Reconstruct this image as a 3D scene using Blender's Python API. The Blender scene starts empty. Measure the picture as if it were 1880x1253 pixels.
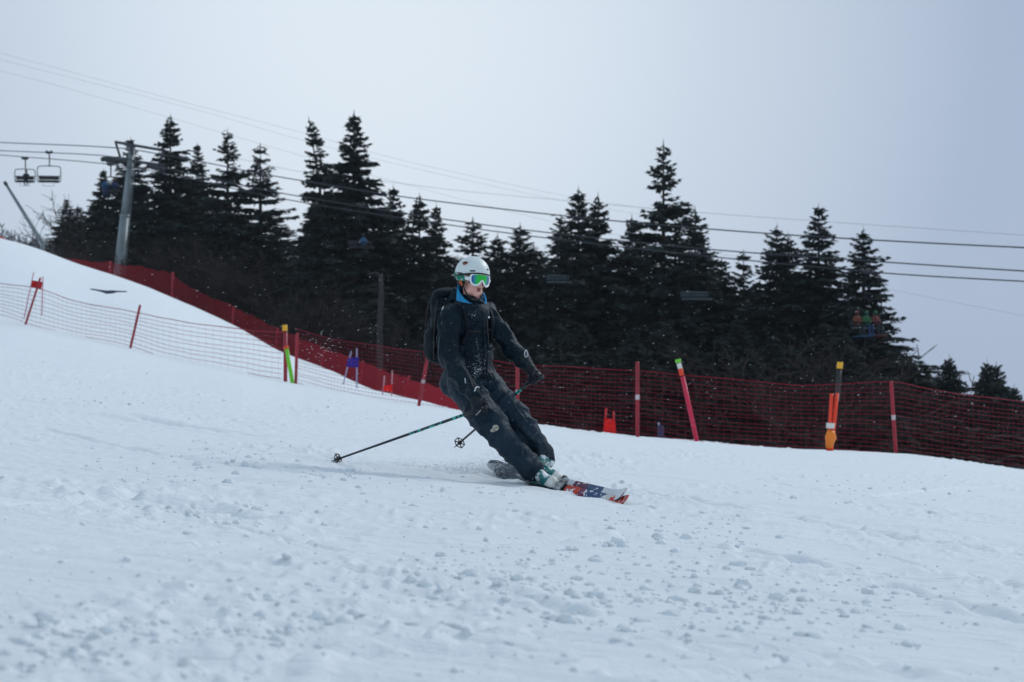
import bpy, bmesh, math, random
import numpy as np
from mathutils import Vector, Matrix, noise as mnoise
from mathutils.bvhtree import BVHTree
random.seed(7)
S = bpy.context.scene
COL = S.collection
rad = math.radians

# ------------------------------------------------------------------ camera, world, sun, exposure
FPX, CX, CY, ZC = 3508.0, 940.0, 626.5, 0.8
cd = bpy.data.cameras.new('camera'); cam = bpy.data.objects.new('camera', cd); COL.objects.link(cam)
cd.sensor_width = 36.0; cd.lens = 36.0 * FPX / 1880.0; cd.clip_start = 0.05; cd.clip_end = 5000
cam.location = (0, 0, ZC); cam.rotation_euler = (rad(90), 0, 0)
cd.dof.use_dof = True; cd.dof.focus_distance = 13.95; cd.dof.aperture_fstop = 4.0
S.camera = cam
SUN_EL, SUN_AZ = 36.0, 50.0          # azimuth from +Y towards +X
W = bpy.data.worlds.new("World"); S.world = W; W.use_nodes = True
nt = W.node_tree; N = nt.nodes; L = nt.links; N.clear()
out = N.new('ShaderNodeOutputWorld'); bg = N.new('ShaderNodeBackground'); bg.inputs['Strength'].default_value = 0.1
sky = N.new('ShaderNodeTexSky'); sky.sky_type = 'NISHITA'; sky.sun_disc = False
sky.sun_elevation = rad(SUN_EL); sky.sun_rotation = rad(SUN_AZ); sky.dust_density = 4.0; sky.altitude = 1600
hs = N.new('ShaderNodeHueSaturation'); hs.inputs['Saturation'].default_value = 0.35
geo = N.new('ShaderNodeTexCoord')
# even overcast layer, brightest round the hidden sun
dot = N.new('ShaderNodeVectorMath'); dot.operation = 'DOT_PRODUCT'
sd = Vector((-0.07, 1.0, 0.17)).normalized(); dot.inputs[1].default_value = sd
ramp = N.new('ShaderNodeValToRGB'); cr = ramp.color_ramp
cr.elements[0].position = 0.0; cr.elements[0].color = (.47, .59, .72, 1)
cr.elements[1].position = 1.0; cr.elements[1].color = (.76, .845, .935, 1)
for p, c in ((.60, (.47, .59, .72)), (.88, (.345, .43, .575)), (.952, (.375, .465, .62)), (.985, (.585, .68, .80))):
    e = cr.elements.new(p); e.color = (*c, 1)
cn = N.new('ShaderNodeTexNoise'); cn.inputs['Scale'].default_value = 2.2; cn.inputs['Detail'].default_value = 2.0
cm = N.new('ShaderNodeMapRange'); cm.inputs['To Min'].default_value = 9.4; cm.inputs['To Max'].default_value = 10.7
sc_ = N.new('ShaderNodeVectorMath'); sc_.operation = 'SCALE'
mx = N.new('ShaderNodeMix'); mx.data_type = 'RGBA'; mx.inputs['Factor'].default_value = 0.93
L.new(geo.outputs['Generated'], dot.inputs[0]); L.new(dot.outputs['Value'], ramp.inputs['Fac'])
L.new(geo.outputs['Generated'], cn.inputs['Vector']); L.new(cn.outputs['Fac'], cm.inputs['Value'])
L.new(ramp.outputs['Color'], sc_.inputs[0]); L.new(cm.outputs['Result'], sc_.inputs['Scale'])
L.new(sky.outputs['Color'], hs.inputs['Color']); L.new(hs.outputs['Color'], mx.inputs['A']); L.new(sc_.outputs['Vector'], mx.inputs['B'])
L.new(mx.outputs['Result'], bg.inputs['Color']); L.new(bg.outputs['Background'], out.inputs['Surface'])
ld = bpy.data.lights.new('sun', 'SUN'); ld.energy = 1.2; ld.angle = rad(16); ld.color = (1.0, .985, .96)
sun = bpy.data.objects.new('sun', ld); COL.objects.link(sun)
sv = Vector((math.sin(rad(SUN_AZ)) * math.cos(rad(SUN_EL)), math.cos(rad(SUN_AZ)) * math.cos(rad(SUN_EL)), math.sin(rad(SUN_EL))))
sun.rotation_euler = sv.to_track_quat('Z', 'Y').to_euler(); sun.location = (0, 0, 60)
S.cycles.volume_bounces = 3
S.view_settings.view_transform = 'Standard'; S.view_settings.look = 'None'
S.view_settings.exposure = 0.0; S.view_settings.gamma = 1.0

# ------------------------------------------------------------------ helpers
def P(px, py, d):
    return Vector(((px - CX) / FPX * d, d, ZC + (CY - py) / FPX * d))

def mat(name, col, rough=.8, metal=0., col2=None, scale=8., bump=0., bscale=40., lo=.4, hi=.6, emit=None, spec=.5, detail=3., coords='Object'):
    m = bpy.data.materials.new(name); m.use_nodes = True; t = m.node_tree; b = t.nodes['Principled BSDF']
    b.inputs['Base Color'].default_value = (*col, 1); b.inputs['Roughness'].default_value = rough; b.inputs['Metallic'].default_value = metal
    b.inputs['Specular IOR Level'].default_value = spec
    tc = t.nodes.new('ShaderNodeTexCoord')
    if col2:
        n = t.nodes.new('ShaderNodeTexNoise'); n.inputs['Scale'].default_value = scale; n.inputs['Detail'].default_value = detail
        r = t.nodes.new('ShaderNodeValToRGB'); r.color_ramp.elements[0].position = lo; r.color_ramp.elements[1].position = hi
        r.color_ramp.elements[0].color = (*col, 1); r.color_ramp.elements[1].color = (*col2, 1)
        t.links.new(tc.outputs[coords], n.inputs['Vector']); t.links.new(n.outputs['Fac'], r.inputs['Fac']); t.links.new(r.outputs['Color'], b.inputs['Base Color'])
    if bump:
        n = t.nodes.new('ShaderNodeTexNoise'); n.inputs['Scale'].default_value = bscale; n.inputs['Detail'].default_value = 5
        bp = t.nodes.new('ShaderNodeBump'); bp.inputs['Strength'].default_value = bump; bp.inputs['Distance'].default_value = .02
        t.links.new(tc.outputs[coords], n.inputs['Vector']); t.links.new(n.outputs['Fac'], bp.inputs['Height']); t.links.new(bp.outputs['Normal'], b.inputs['Normal'])
    return m

def tag(o, label=None, cat=None, group=None, kind=None):
    if label: o['label'] = label
    if cat: o['category'] = cat
    if group: o['group'] = group
    if kind: o['kind'] = kind
    return o

OFF = {}
def thing(name, loc, label, cat, group=None):
    o = bpy.data.objects.new(name, None); COL.objects.link(o); o.location = loc; o.empty_display_size = .2
    OFF[o.name] = Vector(loc)
    return tag(o, label, cat, group)

def link_mesh(name, me, material, parent=None, smooth=True):
    """me is in world coordinates; put it under its parent without moving it"""
    o = bpy.data.objects.new(name, me); COL.objects.link(o)
    off = Vector((0, 0, 0))
    if parent is not None:
        off = OFF[parent.name]; o.parent = parent
    if off.length: me.transform(Matrix.Translation(-off))
    OFF[o.name] = off
    if material:
        for m in (material if isinstance(material, (list, tuple)) else [material]): me.materials.append(m)
    if smooth: me.polygons.foreach_set('use_smooth', [True] * len(me.polygons))
    return o

class MB:
    """collects shapes for one mesh"""
    def __init__(s): s.bm = bmesh.new()
    def tube(s, pts, r, n=8, cap=True, close=False):
        pts = [Vector(p) for p in pts]; k = len(pts)
        rr = [r] * k if isinstance(r, (int, float)) else list(r)
        rings = []; ref = None
        for i in range(k):
            if close: t = pts[(i + 1) % k] - pts[i - 1]
            else: t = pts[min(i + 1, k - 1)] - pts[max(i - 1, 0)]
            t = t.normalized() if t.length > 1e-9 else Vector((0, 0, 1))
            if ref is None: ref = t.orthogonal().normalized()
            ref = ref - t * ref.dot(t); ref = ref.normalized() if ref.length > 1e-6 else t.orthogonal().normalized()
            b = t.cross(ref)
            rings.append([s.bm.verts.new(pts[i] + (ref * math.cos(a) + b * math.sin(a)) * rr[i]) for a in (2 * math.pi * j / n for j in range(n))])
        for i in range(k if close else k - 1):
            A, B = rings[i], rings[(i + 1) % k]
            for j in range(n): s.bm.faces.new((A[j], A[(j + 1) % n], B[(j + 1) % n], B[j]))
        if cap and not close:
            s.bm.faces.new(rings[0][::-1]); s.bm.faces.new(rings[-1])
        return s
    def limb(s, pts, rr, n=16):
        """tube with round ends"""
        pts = [Vector(p) for p in pts]
        s.tube(pts, rr, n)
        s.ell(pts[0], rr[0]); s.ell(pts[-1], rr[-1])
        for p, r in zip(pts[1:-1], rr[1:-1]): s.ell(p, r * .995)
        return s
    def ell(s, c, r, ax=None, sub=3):
        if isinstance(r, (int, float)): r = (r, r, r)
        M = Matrix.Translation(Vector(c)) @ ((ax.to_4x4()) if ax is not None else Matrix.Identity(4)) @ Matrix.Diagonal((*r, 1))
        bmesh.ops.create_icosphere(s.bm, subdivisions=sub, radius=1, matrix=M); return s
    def box(s, c, size, ax=None, bevel=0., seg=2):
        M = Matrix.Translation(Vector(c)) @ ((ax.to_4x4()) if ax is not None else Matrix.Identity(4)) @ Matrix.Diagonal((*size, 1))
        g = bmesh.ops.create_cube(s.bm, size=1, matrix=M)
        if bevel:
            es = list({e for v in g['verts'] for e in v.link_edges})
            bmesh.ops.bevel(s.bm, geom=es, offset=bevel, segments=seg, affect='EDGES', profile=.5)
        return s
    def grid(s, rows, close_u=False):
        """rows of points -> quads"""
        V = [[s.bm.verts.new(p) for p in r] for r in rows]
        for i in range(len(V) - 1):
            m = len(V[i]); q = m if close_u else m - 1
            for j in range(q): s.bm.faces.new((V[i][j], V[i][(j + 1) % m], V[i + 1][(j + 1) % m], V[i + 1][j]))
        return V
    def mesh(s, name):
        bmesh.ops.recalc_face_normals(s.bm, faces=s.bm.faces)
        me = bpy.data.meshes.new(name); s.bm.to_mesh(me); s.bm.free(); return me
    def build(s, name, material, parent=None, smooth=True):
        return link_mesh(name, s.mesh(name), material, parent, smooth)

def unify(mb, name, voxel, smooth=4, fac=.5):
    """union of overlapping shapes as one continuous skin"""
    tmp = bpy.data.objects.new('tmp', mb.mesh('tmp')); COL.objects.link(tmp)
    m = tmp.modifiers.new('r', 'REMESH'); m.mode = 'VOXEL'; m.voxel_size = voxel
    m2 = tmp.modifiers.new('s', 'SMOOTH'); m2.factor = fac; m2.iterations = smooth
    bpy.context.view_layer.update()
    me = bpy.data.meshes.new_from_object(tmp.evaluated_get(bpy.context.evaluated_depsgraph_get()))
    old = tmp.data; bpy.data.objects.remove(tmp); bpy.data.meshes.remove(old); me.name = name
    return me

def displace(me, fn):
    nn = [v.normal.copy() for v in me.vertices]
    for v, n in zip(me.vertices, nn): v.co = v.co + n * fn(v.co, n)
    me.update()

def mesh_np(name, V, F, material, parent=None, smooth=False):
    me = bpy.data.meshes.new(name); V = np.asarray(V, dtype=np.float32); F = np.asarray(F, dtype=np.int32); k = F.shape[1]
    me.vertices.add(len(V)); me.vertices.foreach_set('co', V.ravel())
    me.loops.add(F.size); me.loops.foreach_set('vertex_index', F.ravel())
    me.polygons.add(len(F)); me.polygons.foreach_set('loop_start', np.arange(0, F.size, k)); me.polygons.foreach_set('loop_total', np.full(len(F), k))
    me.update(calc_edges=True)
    if smooth: me.polygons.foreach_set('use_smooth', [True] * len(F))
    return link_mesh(name, me, material, parent, False) if material is not None else me

def catmull(pts, n=8, close=False):
    pts = [Vector(p) for p in pts]; k = len(pts); o = []
    for i in range(k if close else k - 1):
        g = (lambda q: pts[q % k]) if close else (lambda q: pts[max(0, min(k - 1, q))])
        a, b, c, d = g(i - 1), g(i), g(i + 1), g(i + 2)
        for j in range(n):
            t = j / n
            o.append(.5 * ((2 * b) + (c - a) * t + (2 * a - 5 * b + 4 * c - d) * t * t + (3 * b - 3 * c + d - a) * t ** 3))
    if not close: o.append(pts[-1])
    return o

# ------------------------------------------------------------------ numpy noise and ground height
def pn(x, y, seed=0):
    xi = np.floor(x).astype(np.int64); yi = np.floor(y).astype(np.int64); xf = x - xi; yf = y - yi
    def g(ix, iy, dx, dy):
        h = (ix * 374761393 + iy * 668265263 + seed * 974634777) & 0xFFFFFFFF
        h = ((h ^ (h >> 13)) * 1274126177) & 0xFFFFFFFF
        h = h ^ (h >> 16); a = (h & 0xFFFF) / 65536.0 * 2 * np.pi
        return np.cos(a) * dx + np.sin(a) * dy
    u = xf * xf * xf * (xf * (xf * 6 - 15) + 10); v = yf * yf * yf * (yf * (yf * 6 - 15) + 10)
    a = g(xi, yi, xf, yf); b = g(xi + 1, yi, xf - 1, yf); c = g(xi, yi + 1, xf, yf - 1); d = g(xi + 1, yi + 1, xf - 1, yf - 1)
    return (a * (1 - u) + b * u) * (1 - v) + (c * (1 - u) + d * u) * v * 1.0

def pchip(x, y, q):
    x = np.asarray(x, float); y = np.asarray(y, float); h = np.diff(x); dl = np.diff(y) / h
    m = np.zeros(len(x)); m[0] = dl[0]; m[-1] = dl[-1]
    for i in range(1, len(x) - 1):
        if dl[i - 1] * dl[i] > 0:
            w1 = 2 * h[i] + h[i - 1]; w2 = h[i] + 2 * h[i - 1]; m[i] = (w1 + w2) / (w1 / dl[i - 1] + w2 / dl[i])
    q = np.clip(q, x[0], x[-1]); i = np.clip(np.searchsorted(x, q) - 1, 0, len(x) - 2)
    t = (q - x[i]) / h[i]
    return y[i] * (1 + 2 * t) * (1 - t) ** 2 + h[i] * m[i] * t * (1 - t) ** 2 + y[i + 1] * t * t * (3 - 2 * t) + h[i] * m[i + 1] * t * t * (t - 1)

PA, PB, PC = -.793, -.10, -.0189         # the near slope, z below the lens = PA + PB x + PC d
zpx = lambda py, d: (CY - py) / FPX * d
COLS = [  # azimuth | fence line d, y | skyline d, y | behind d, z | trees d, z | far z
    (-600, 90, 560, 130, 380, 150, 8.2, 200, 8, 9), (0, 72, 590, 115, 440, 145, 6.2, 190, 5.6, 8),
    (150, 65.5, 618, 118, 490, 140, 4.3, 175, 4.0, 5), (300, 59.5, 654, 112, 541, 133, 2.4, 170, 2.0, 2),
    (430, 56, 680, 118, 598, 128, .72, 165, -.5, 0), (520, 53, 700, 115, 648, 124, -.87, 150, -2.2, -2),
    (600, 51, 714, 110, 678, 118, -1.9, 145, -4, -4), (700, 49, 733, 95, 722, 110, -3.3, 140, -6, -6),
    (800, 46.5, 750, 62, 744, 95, -3.7, 135, -7, -8), (870, 45, 763, 52, 761, 80, -3.9, 130, -7.5, -9),
    (950, 43.6, 776, 46, 776, 60, -3.9, 125, -8, -10), (1170, 40, 803, 41.5, 803, 55, -5.2, 120, -8, -10),
    (1400, 39.5, 820, 41, 820, 55, -5.6, 120, -8.3, -11), (1645, 40, 835, 41.5, 835, 55, -6, 118, -7.6, -12),
    (1880, 42, 863, 43.5, 863, 57, -6.6, 112, -8.0, -14), (2500, 48, 930, 49, 930, 60, -8.8, 112, -11, -18)]
_px = np.array([c[0] for c in COLS], float)
def gz(X, Y):
    """ground height (world z) for arrays of x, y"""
    X = np.atleast_1d(np.asarray(X, float)); Y = np.atleast_1d(np.asarray(Y, float))
    th = np.clip(np.arctan2(X, Y), -rad(24), rad(24)); r = np.hypot(X, Y)
    d = r * np.cos(th); u = np.tan(th); px = np.clip(CX + FPX * u, -600, 2500)
    c = lambda k: pchip(_px, [q[k] for q in COLS], px)
    cz = lambda kd, ky: pchip(_px, [zpx(q[ky], q[kd]) for q in COLS], px)
    pl = lambda dd: PA + PB * u * dd + PC * dd
    D = np.stack([0 * d, 0 * d + 8, 0 * d + 22, c(1), c(3), c(5), c(7), 0 * d + 420])
    Z = np.stack([pl(0 * d), pl(0 * d + 8), pl(0 * d + 22), cz(1, 2), cz(3, 4), c(6), c(8), c(9)])
    H = np.diff(D, axis=0); dl = np.diff(Z, axis=0) / H
    M = np.zeros_like(Z); M[0] = dl[0]; M[-1] = 0
    for i in range(1, len(D) - 1):
        w1 = 2 * H[i] + H[i - 1]; w2 = H[i] + 2 * H[i - 1]
        ok = dl[i - 1] * dl[i] > 0
        with np.errstate(all='ignore'):
            M[i] = np.where(ok, (w1 + w2) / (w1 / np.where(ok, dl[i - 1], 1) + w2 / np.where(ok, dl[i], 1)), 0)
    dq = np.clip(d, 0, 419.9); i = np.clip((D <= dq).sum(0) - 1, 0, len(D) - 2); j = np.arange(len(d))
    h = H[i, j]; t = (dq - D[i, j]) / h
    return ZC + Z[i, j] * (1 + 2 * t) * (1 - t) ** 2 + h * M[i, j] * t * (1 - t) ** 2 + Z[i + 1, j] * t * t * (3 - 2 * t) + h * M[i + 1, j] * t * t * (t - 1)

def gz1(x, y): return float(gz(x, y)[0])
def on_ground(px, py, dmax=70.):
    """where the ray of a pixel first meets the slope"""
    d = np.linspace(2.5, dmax, 6000); x = (px - CX) / FPX * d
    f = ZC + (CY - py) / FPX * d - gz(x, d); k = np.where(f < 0)[0]
    q = d[k[0]] if len(k) else dmax
    return Vector(((px - CX) / FPX * q, q, gz1((px - CX) / FPX * q, q)))

TRACKS = [  # carved lines in the snow: pixels they pass, width, depth
    ([(905, 884), (800, 872), (700, 862), (560, 845), (430, 836)], .10, .05), ([(900, 874), (780, 862), (640, 846), (480, 820)], .06, .025),
    ([(1370, 1014), (1500, 1040), (1630, 1064), (1880, 1092), (2000, 1100)], .05, .035), ([(1120, 893), (1300, 925), (1500, 962), (1700, 995), (1900, 1022)], .06, .03),
    ([(1140, 1249), (1300, 1240), (1500, 1228), (1620, 1226)], .03, .018), ([(240, 1236), (400, 1222), (560, 1204), (690, 1194)], .03, .02),
    ([(1380, 820 + 60), (1560, 910), (1880, 960)], .05, .02), ([(80, 790), (300, 840), (470, 862)], .05, .02),
    ([(250, 768), (370, 788), (480, 800)], .12, .05), ([(210, 918), (330, 930), (450, 950)], .10, .045), ([(20, 735), (160, 750), (330, 765)], .06, .025),
    ([(0, 1010), (300, 1000), (640, 985)], .03, .015), ([(560, 905), (760, 930), (960, 950)], .04, .015)]
rt = random.Random(5)
for _ in range(34):      # fainter scratches of other skis
    x0 = rt.uniform(-200, 1700); y0 = rt.uniform(690, 1250) if x0 < 700 else rt.uniform(880, 1250); l = rt.uniform(200, 700); sl = rt.gauss(.09, .07)
    if y0 + sl * l > 1250 or y0 + sl * l < 720 + .09 * x0: continue
    TRACKS.append(([(x0, y0), (x0 + l * .5, y0 + sl * l * .5 + rt.gauss(0, 6)), (x0 + l, y0 + sl * l)], rt.uniform(.025, .06), rt.uniform(.010, .026)))
_trk = []
for pts, w_, dp in TRACKS:
    g = [on_ground(*p) for p in pts]; g = catmull([(q.x, q.y, 0) for q in g], 14)
    _trk.append((np.array([(q.x, q.y) for q in g]), w_, dp))

CLUST = [(880, 1085, 300, 55, 1.), (1330, 1100, 280, 85, 1.), (1240, 985, 150, 40, .8), (1560, 1120, 250, 60, .5), (130, 1170, 200, 60, .6), (560, 1150, 220, 40, .6),
         (200, 735, 150, 18, .5), (330, 860, 180, 30, .5), (460, 840, 120, 22, .7), (390, 945, 150, 25, .8), (620, 880, 120, 14, .6), (800, 905, 200, 30, .4), (700, 700 + 60, 90, 14, .5), (1600, 900, 250, 30, .35), (150, 640, 150, 20, .2), (1000, 1010, 260, 40, .4)]
def clump(X, Y):
    """0..1 how broken the crust is here (by where the skiers have passed)"""
    a = pn(X * .55 + 3.1, Y * .33 - 1.7, 5) * 1.6 + pn(X * 1.3, Y * .8, 6) * .8
    return np.clip(a * 1.6 + .15, 0, 1)

def detail(X, Y):
    r = np.hypot(X, Y); near = np.clip(1.6 - r / 60., 0, 1)
    al = X * .97 - Y * .25; ac = X * .25 + Y * .97
    z = .05 * pn(X * .28, Y * .2, 1) + .022 * pn(X * .9, Y * .55, 2)
    z += near * (.024 * pn(al * .35, ac * 3.6, 3) + .017 * pn(al * .8, ac * 9., 4) + .010 * pn(al * 2.0, ac * 26., 14))
    c = clump(X, Y)
    calm = 1 - .85 * np.exp(-(((X - .3) * .55 - (Y - 14.0) * .83) / 1.3) ** 4 - (((X - .3) * .83 + (Y - 14.0) * .55) / .55) ** 4); c = c * calm
    b = np.maximum(0, pn(X * 7., Y * 5., 7) - .08) * .048 + np.maximum(0, pn(X * 15., Y * 11., 8) - .12) * .036
    z += near * b * (.10 + 1.1 * c) + near * .006 * pn(al * 9, ac * 22, 9) * (.4 + c)
    m = (Y > 2) & (r < 40)
    if m.any():
        px, py = X[m], Y[m]; q = np.zeros(px.shape)
        for pts, w_, dp in _trk:
            bb = (px > pts[:, 0].min() - 1) & (px < pts[:, 0].max() + 1) & (py > pts[:, 1].min() - 1) & (py < pts[:, 1].max() + 1)
            if not bb.any(): continue
            sx, sy = px[bb], py[bb]; best = np.full(sx.shape, 9.)
            for a, b2 in zip(pts[:-1], pts[1:]):
                e = b2 - a; t = np.clip(((sx - a[0]) * e[0] + (sy - a[1]) * e[1]) / (e @ e), 0, 1)
                best = np.minimum(best, np.hypot(sx - a[0] - t * e[0], sy - a[1] - t * e[1]))
            rg = .6 + .8 * pn(sx * 3, sy * 3, 12)
            dp = dp * 1.35; q[bb] += -dp * np.exp(-(best / w_) ** 2) + dp * .55 * rg * np.exp(-((best - w_ * 2.0) / (w_ * .8)) ** 2)
        z[m] += q
    return z

# ------------------------------------------------------------------ snow slope
def snow_material():
    m = mat('snow', (.82, .865, .90), .75, spec=.2)
    t = m.node_tree; b = t.nodes['Principled BSDF']; tc = [n for n in t.nodes if n.type == 'TEX_COORD'][0]
    b.inputs['Subsurface Weight'].default_value = .12; b.inputs['Subsurface Radius'].default_value = (.9, 1., 1.1); b.inputs['Subsurface Scale'].default_value = .012
    mp = t.nodes.new('ShaderNodeMapping'); mp.inputs['Rotation'].default_value = (0, 0, rad(14)); mp.inputs['Scale'].default_value = (.7, 4.2, 1.)
    n1 = t.nodes.new('ShaderNodeTexNoise'); n1.inputs['Scale'].default_value = 9; n1.inputs['Detail'].default_value = 7; n1.inputs['Roughness'].default_value = .65
    n2 = t.nodes.new('ShaderNodeTexNoise'); n2.inputs['Scale'].default_value = 60; n2.inputs['Detail'].default_value = 4
    ad = t.nodes.new('ShaderNodeMath'); ad.operation = 'MULTIPLY_ADD'; ad.inputs[1].default_value = .25
    bp = t.nodes.new('ShaderNodeBump'); bp.inputs['Strength'].default_value = .7; bp.inputs['Distance'].default_value = .03
    t.links.new(tc.outputs['Object'], mp.inputs['Vector']); t.links.new(mp.outputs['Vector'], n1.inputs['Vector']); t.links.new(tc.outputs['Object'], n2.inputs['Vector'])
    t.links.new(n2.outputs['Fac'], ad.inputs[0]); t.links.new(n1.outputs['Fac'], ad.inputs[2]); t.links.new(ad.outputs['Value'], bp.inputs['Height']); t.links.new(bp.outputs['Normal'], b.inputs['Normal'])
    return m
SNOW = snow_material()
th = np.concatenate([np.linspace(-180, -40, 57)[:-1], np.linspace(-40, -18, 45)[:-1], np.linspace(-18, 18, 800), np.linspace(18, 40, 45)[1:], np.linspace(40, 180, 57)[1:-1]])
th = np.radians(th); NT = len(th)
rr = np.concatenate([[.6, 1.2, 1.8, 2.4], 3.0 * (70 / 3.) ** np.linspace(0, 1, 560), np.linspace(70.5, 150, 130), np.geomspace(152, 455, 30)])
R_, T_ = np.meshgrid(rr, th, indexing='ij'); GX = (R_ * np.sin(T_)).ravel(); GY = (R_ * np.cos(T_)).ravel()
GZ = gz(GX, GY) + detail(GX, GY)
V = np.concatenate([[[0, 0, gz1(0, .01)]], np.stack([GX, GY, GZ], 1)])
i = np.arange(len(rr) - 1)[:, None] * NT + 1; j = np.arange(NT)[None]; j2 = (j + 1) % NT
F = np.stack([i + j, i + NT + j, i + NT + j2, i + j2], -1).reshape(-1, 4)
g = mesh_np('snow_slope', V, F, SNOW, smooth=True); tag(g, kind='structure')
bm_ = bmesh.new(); bm_.from_mesh(g.data); bm_.verts.ensure_lookup_table()
for k in range(NT): bm_.faces.new((bm_.verts[0], bm_.verts[1 + (k + 1) % NT], bm_.verts[1 + k]))
bmesh.ops.recalc_face_normals(bm_, faces=bm_.faces); bm_.to_mesh(g.data); bm_.free()

# loose snow chunks: nobody could count them
def chunk_proto(seed):
    b = bmesh.new(); bmesh.ops.create_icosphere(b, subdivisions=2, radius=1)
    V = []
    for v in b.verts:
        k = 1 + .45 * mnoise.noise(v.co * 1.2 + Vector((seed * 7.1, 0, 0))) + .40 * mnoise.noise(v.co * 3.1 + Vector((0, seed * 3.3, 0)))
        V.append(v.co * k)
    F = [[v.index for v in f.verts] for f in b.faces]; b.free(); return np.array([tuple(v) for v in V]), np.array(F)
protos = [chunk_proto(k) for k in range(6)]
rng = np.random.default_rng(11); spots = []
for cx, cy, rx, ry, dn in CLUST:
    n = int(240 * dn * (rx * ry) / (250 * 60.) + 40)
    for _ in range(n): spots.append((cx + rng.normal() * rx * .55, cy + rng.normal() * ry * .6, 1.))
for _ in range(1100): spots.append((rng.uniform(-60, 1940), rng.uniform(790, 1300) if rng.random() < .7 else rng.uniform(640, 800), .55))
SV, SF, nv = [], [], 0
sp = np.array(spots); dd = np.linspace(2.8, 60, 1400)
for px, py, k in spots:
    x = (px - CX) / FPX * dd; f = ZC + (CY - py) / FPX * dd - gz(x, dd); w = np.where(f < 0)[0]
    if not len(w): continue
    d = dd[w[0]]; x = (px - CX) / FPX * d
    s = min(.036, .0045 + rng.exponential(.0060)) * k
    pv, pf = protos[rng.integers(6)]
    a = rng.uniform(0, 6.28); c_, s_ = math.cos(a), math.sin(a)
    q = pv * np.array([1.15, 1., .78]) * s; q = np.stack([q[:, 0] * c_ - q[:, 1] * s_, q[:, 0] * s_ + q[:, 1] * c_, q[:, 2]], 1)
    SV.append(q + [x, d, 0]); SF.append(pf + nv); nv += len(pv)
SVc = np.concatenate(SV); cen = np.array([v.mean(0) for v in SV]); gzc = gz(cen[:, 0], cen[:, 1]) + detail(cen[:, 0], cen[:, 1])
kk = 0
for v, z in zip(SV, gzc):
    SVc[kk:kk + len(v), 2] += z + (v[:, 2].max() * .02); kk += len(v)
tag(mesh_np('snow_chunks', SVc, np.concatenate(SF), SNOW, smooth=True), 'loose chunks of snow strewn over the piste', kind='stuff')

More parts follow.
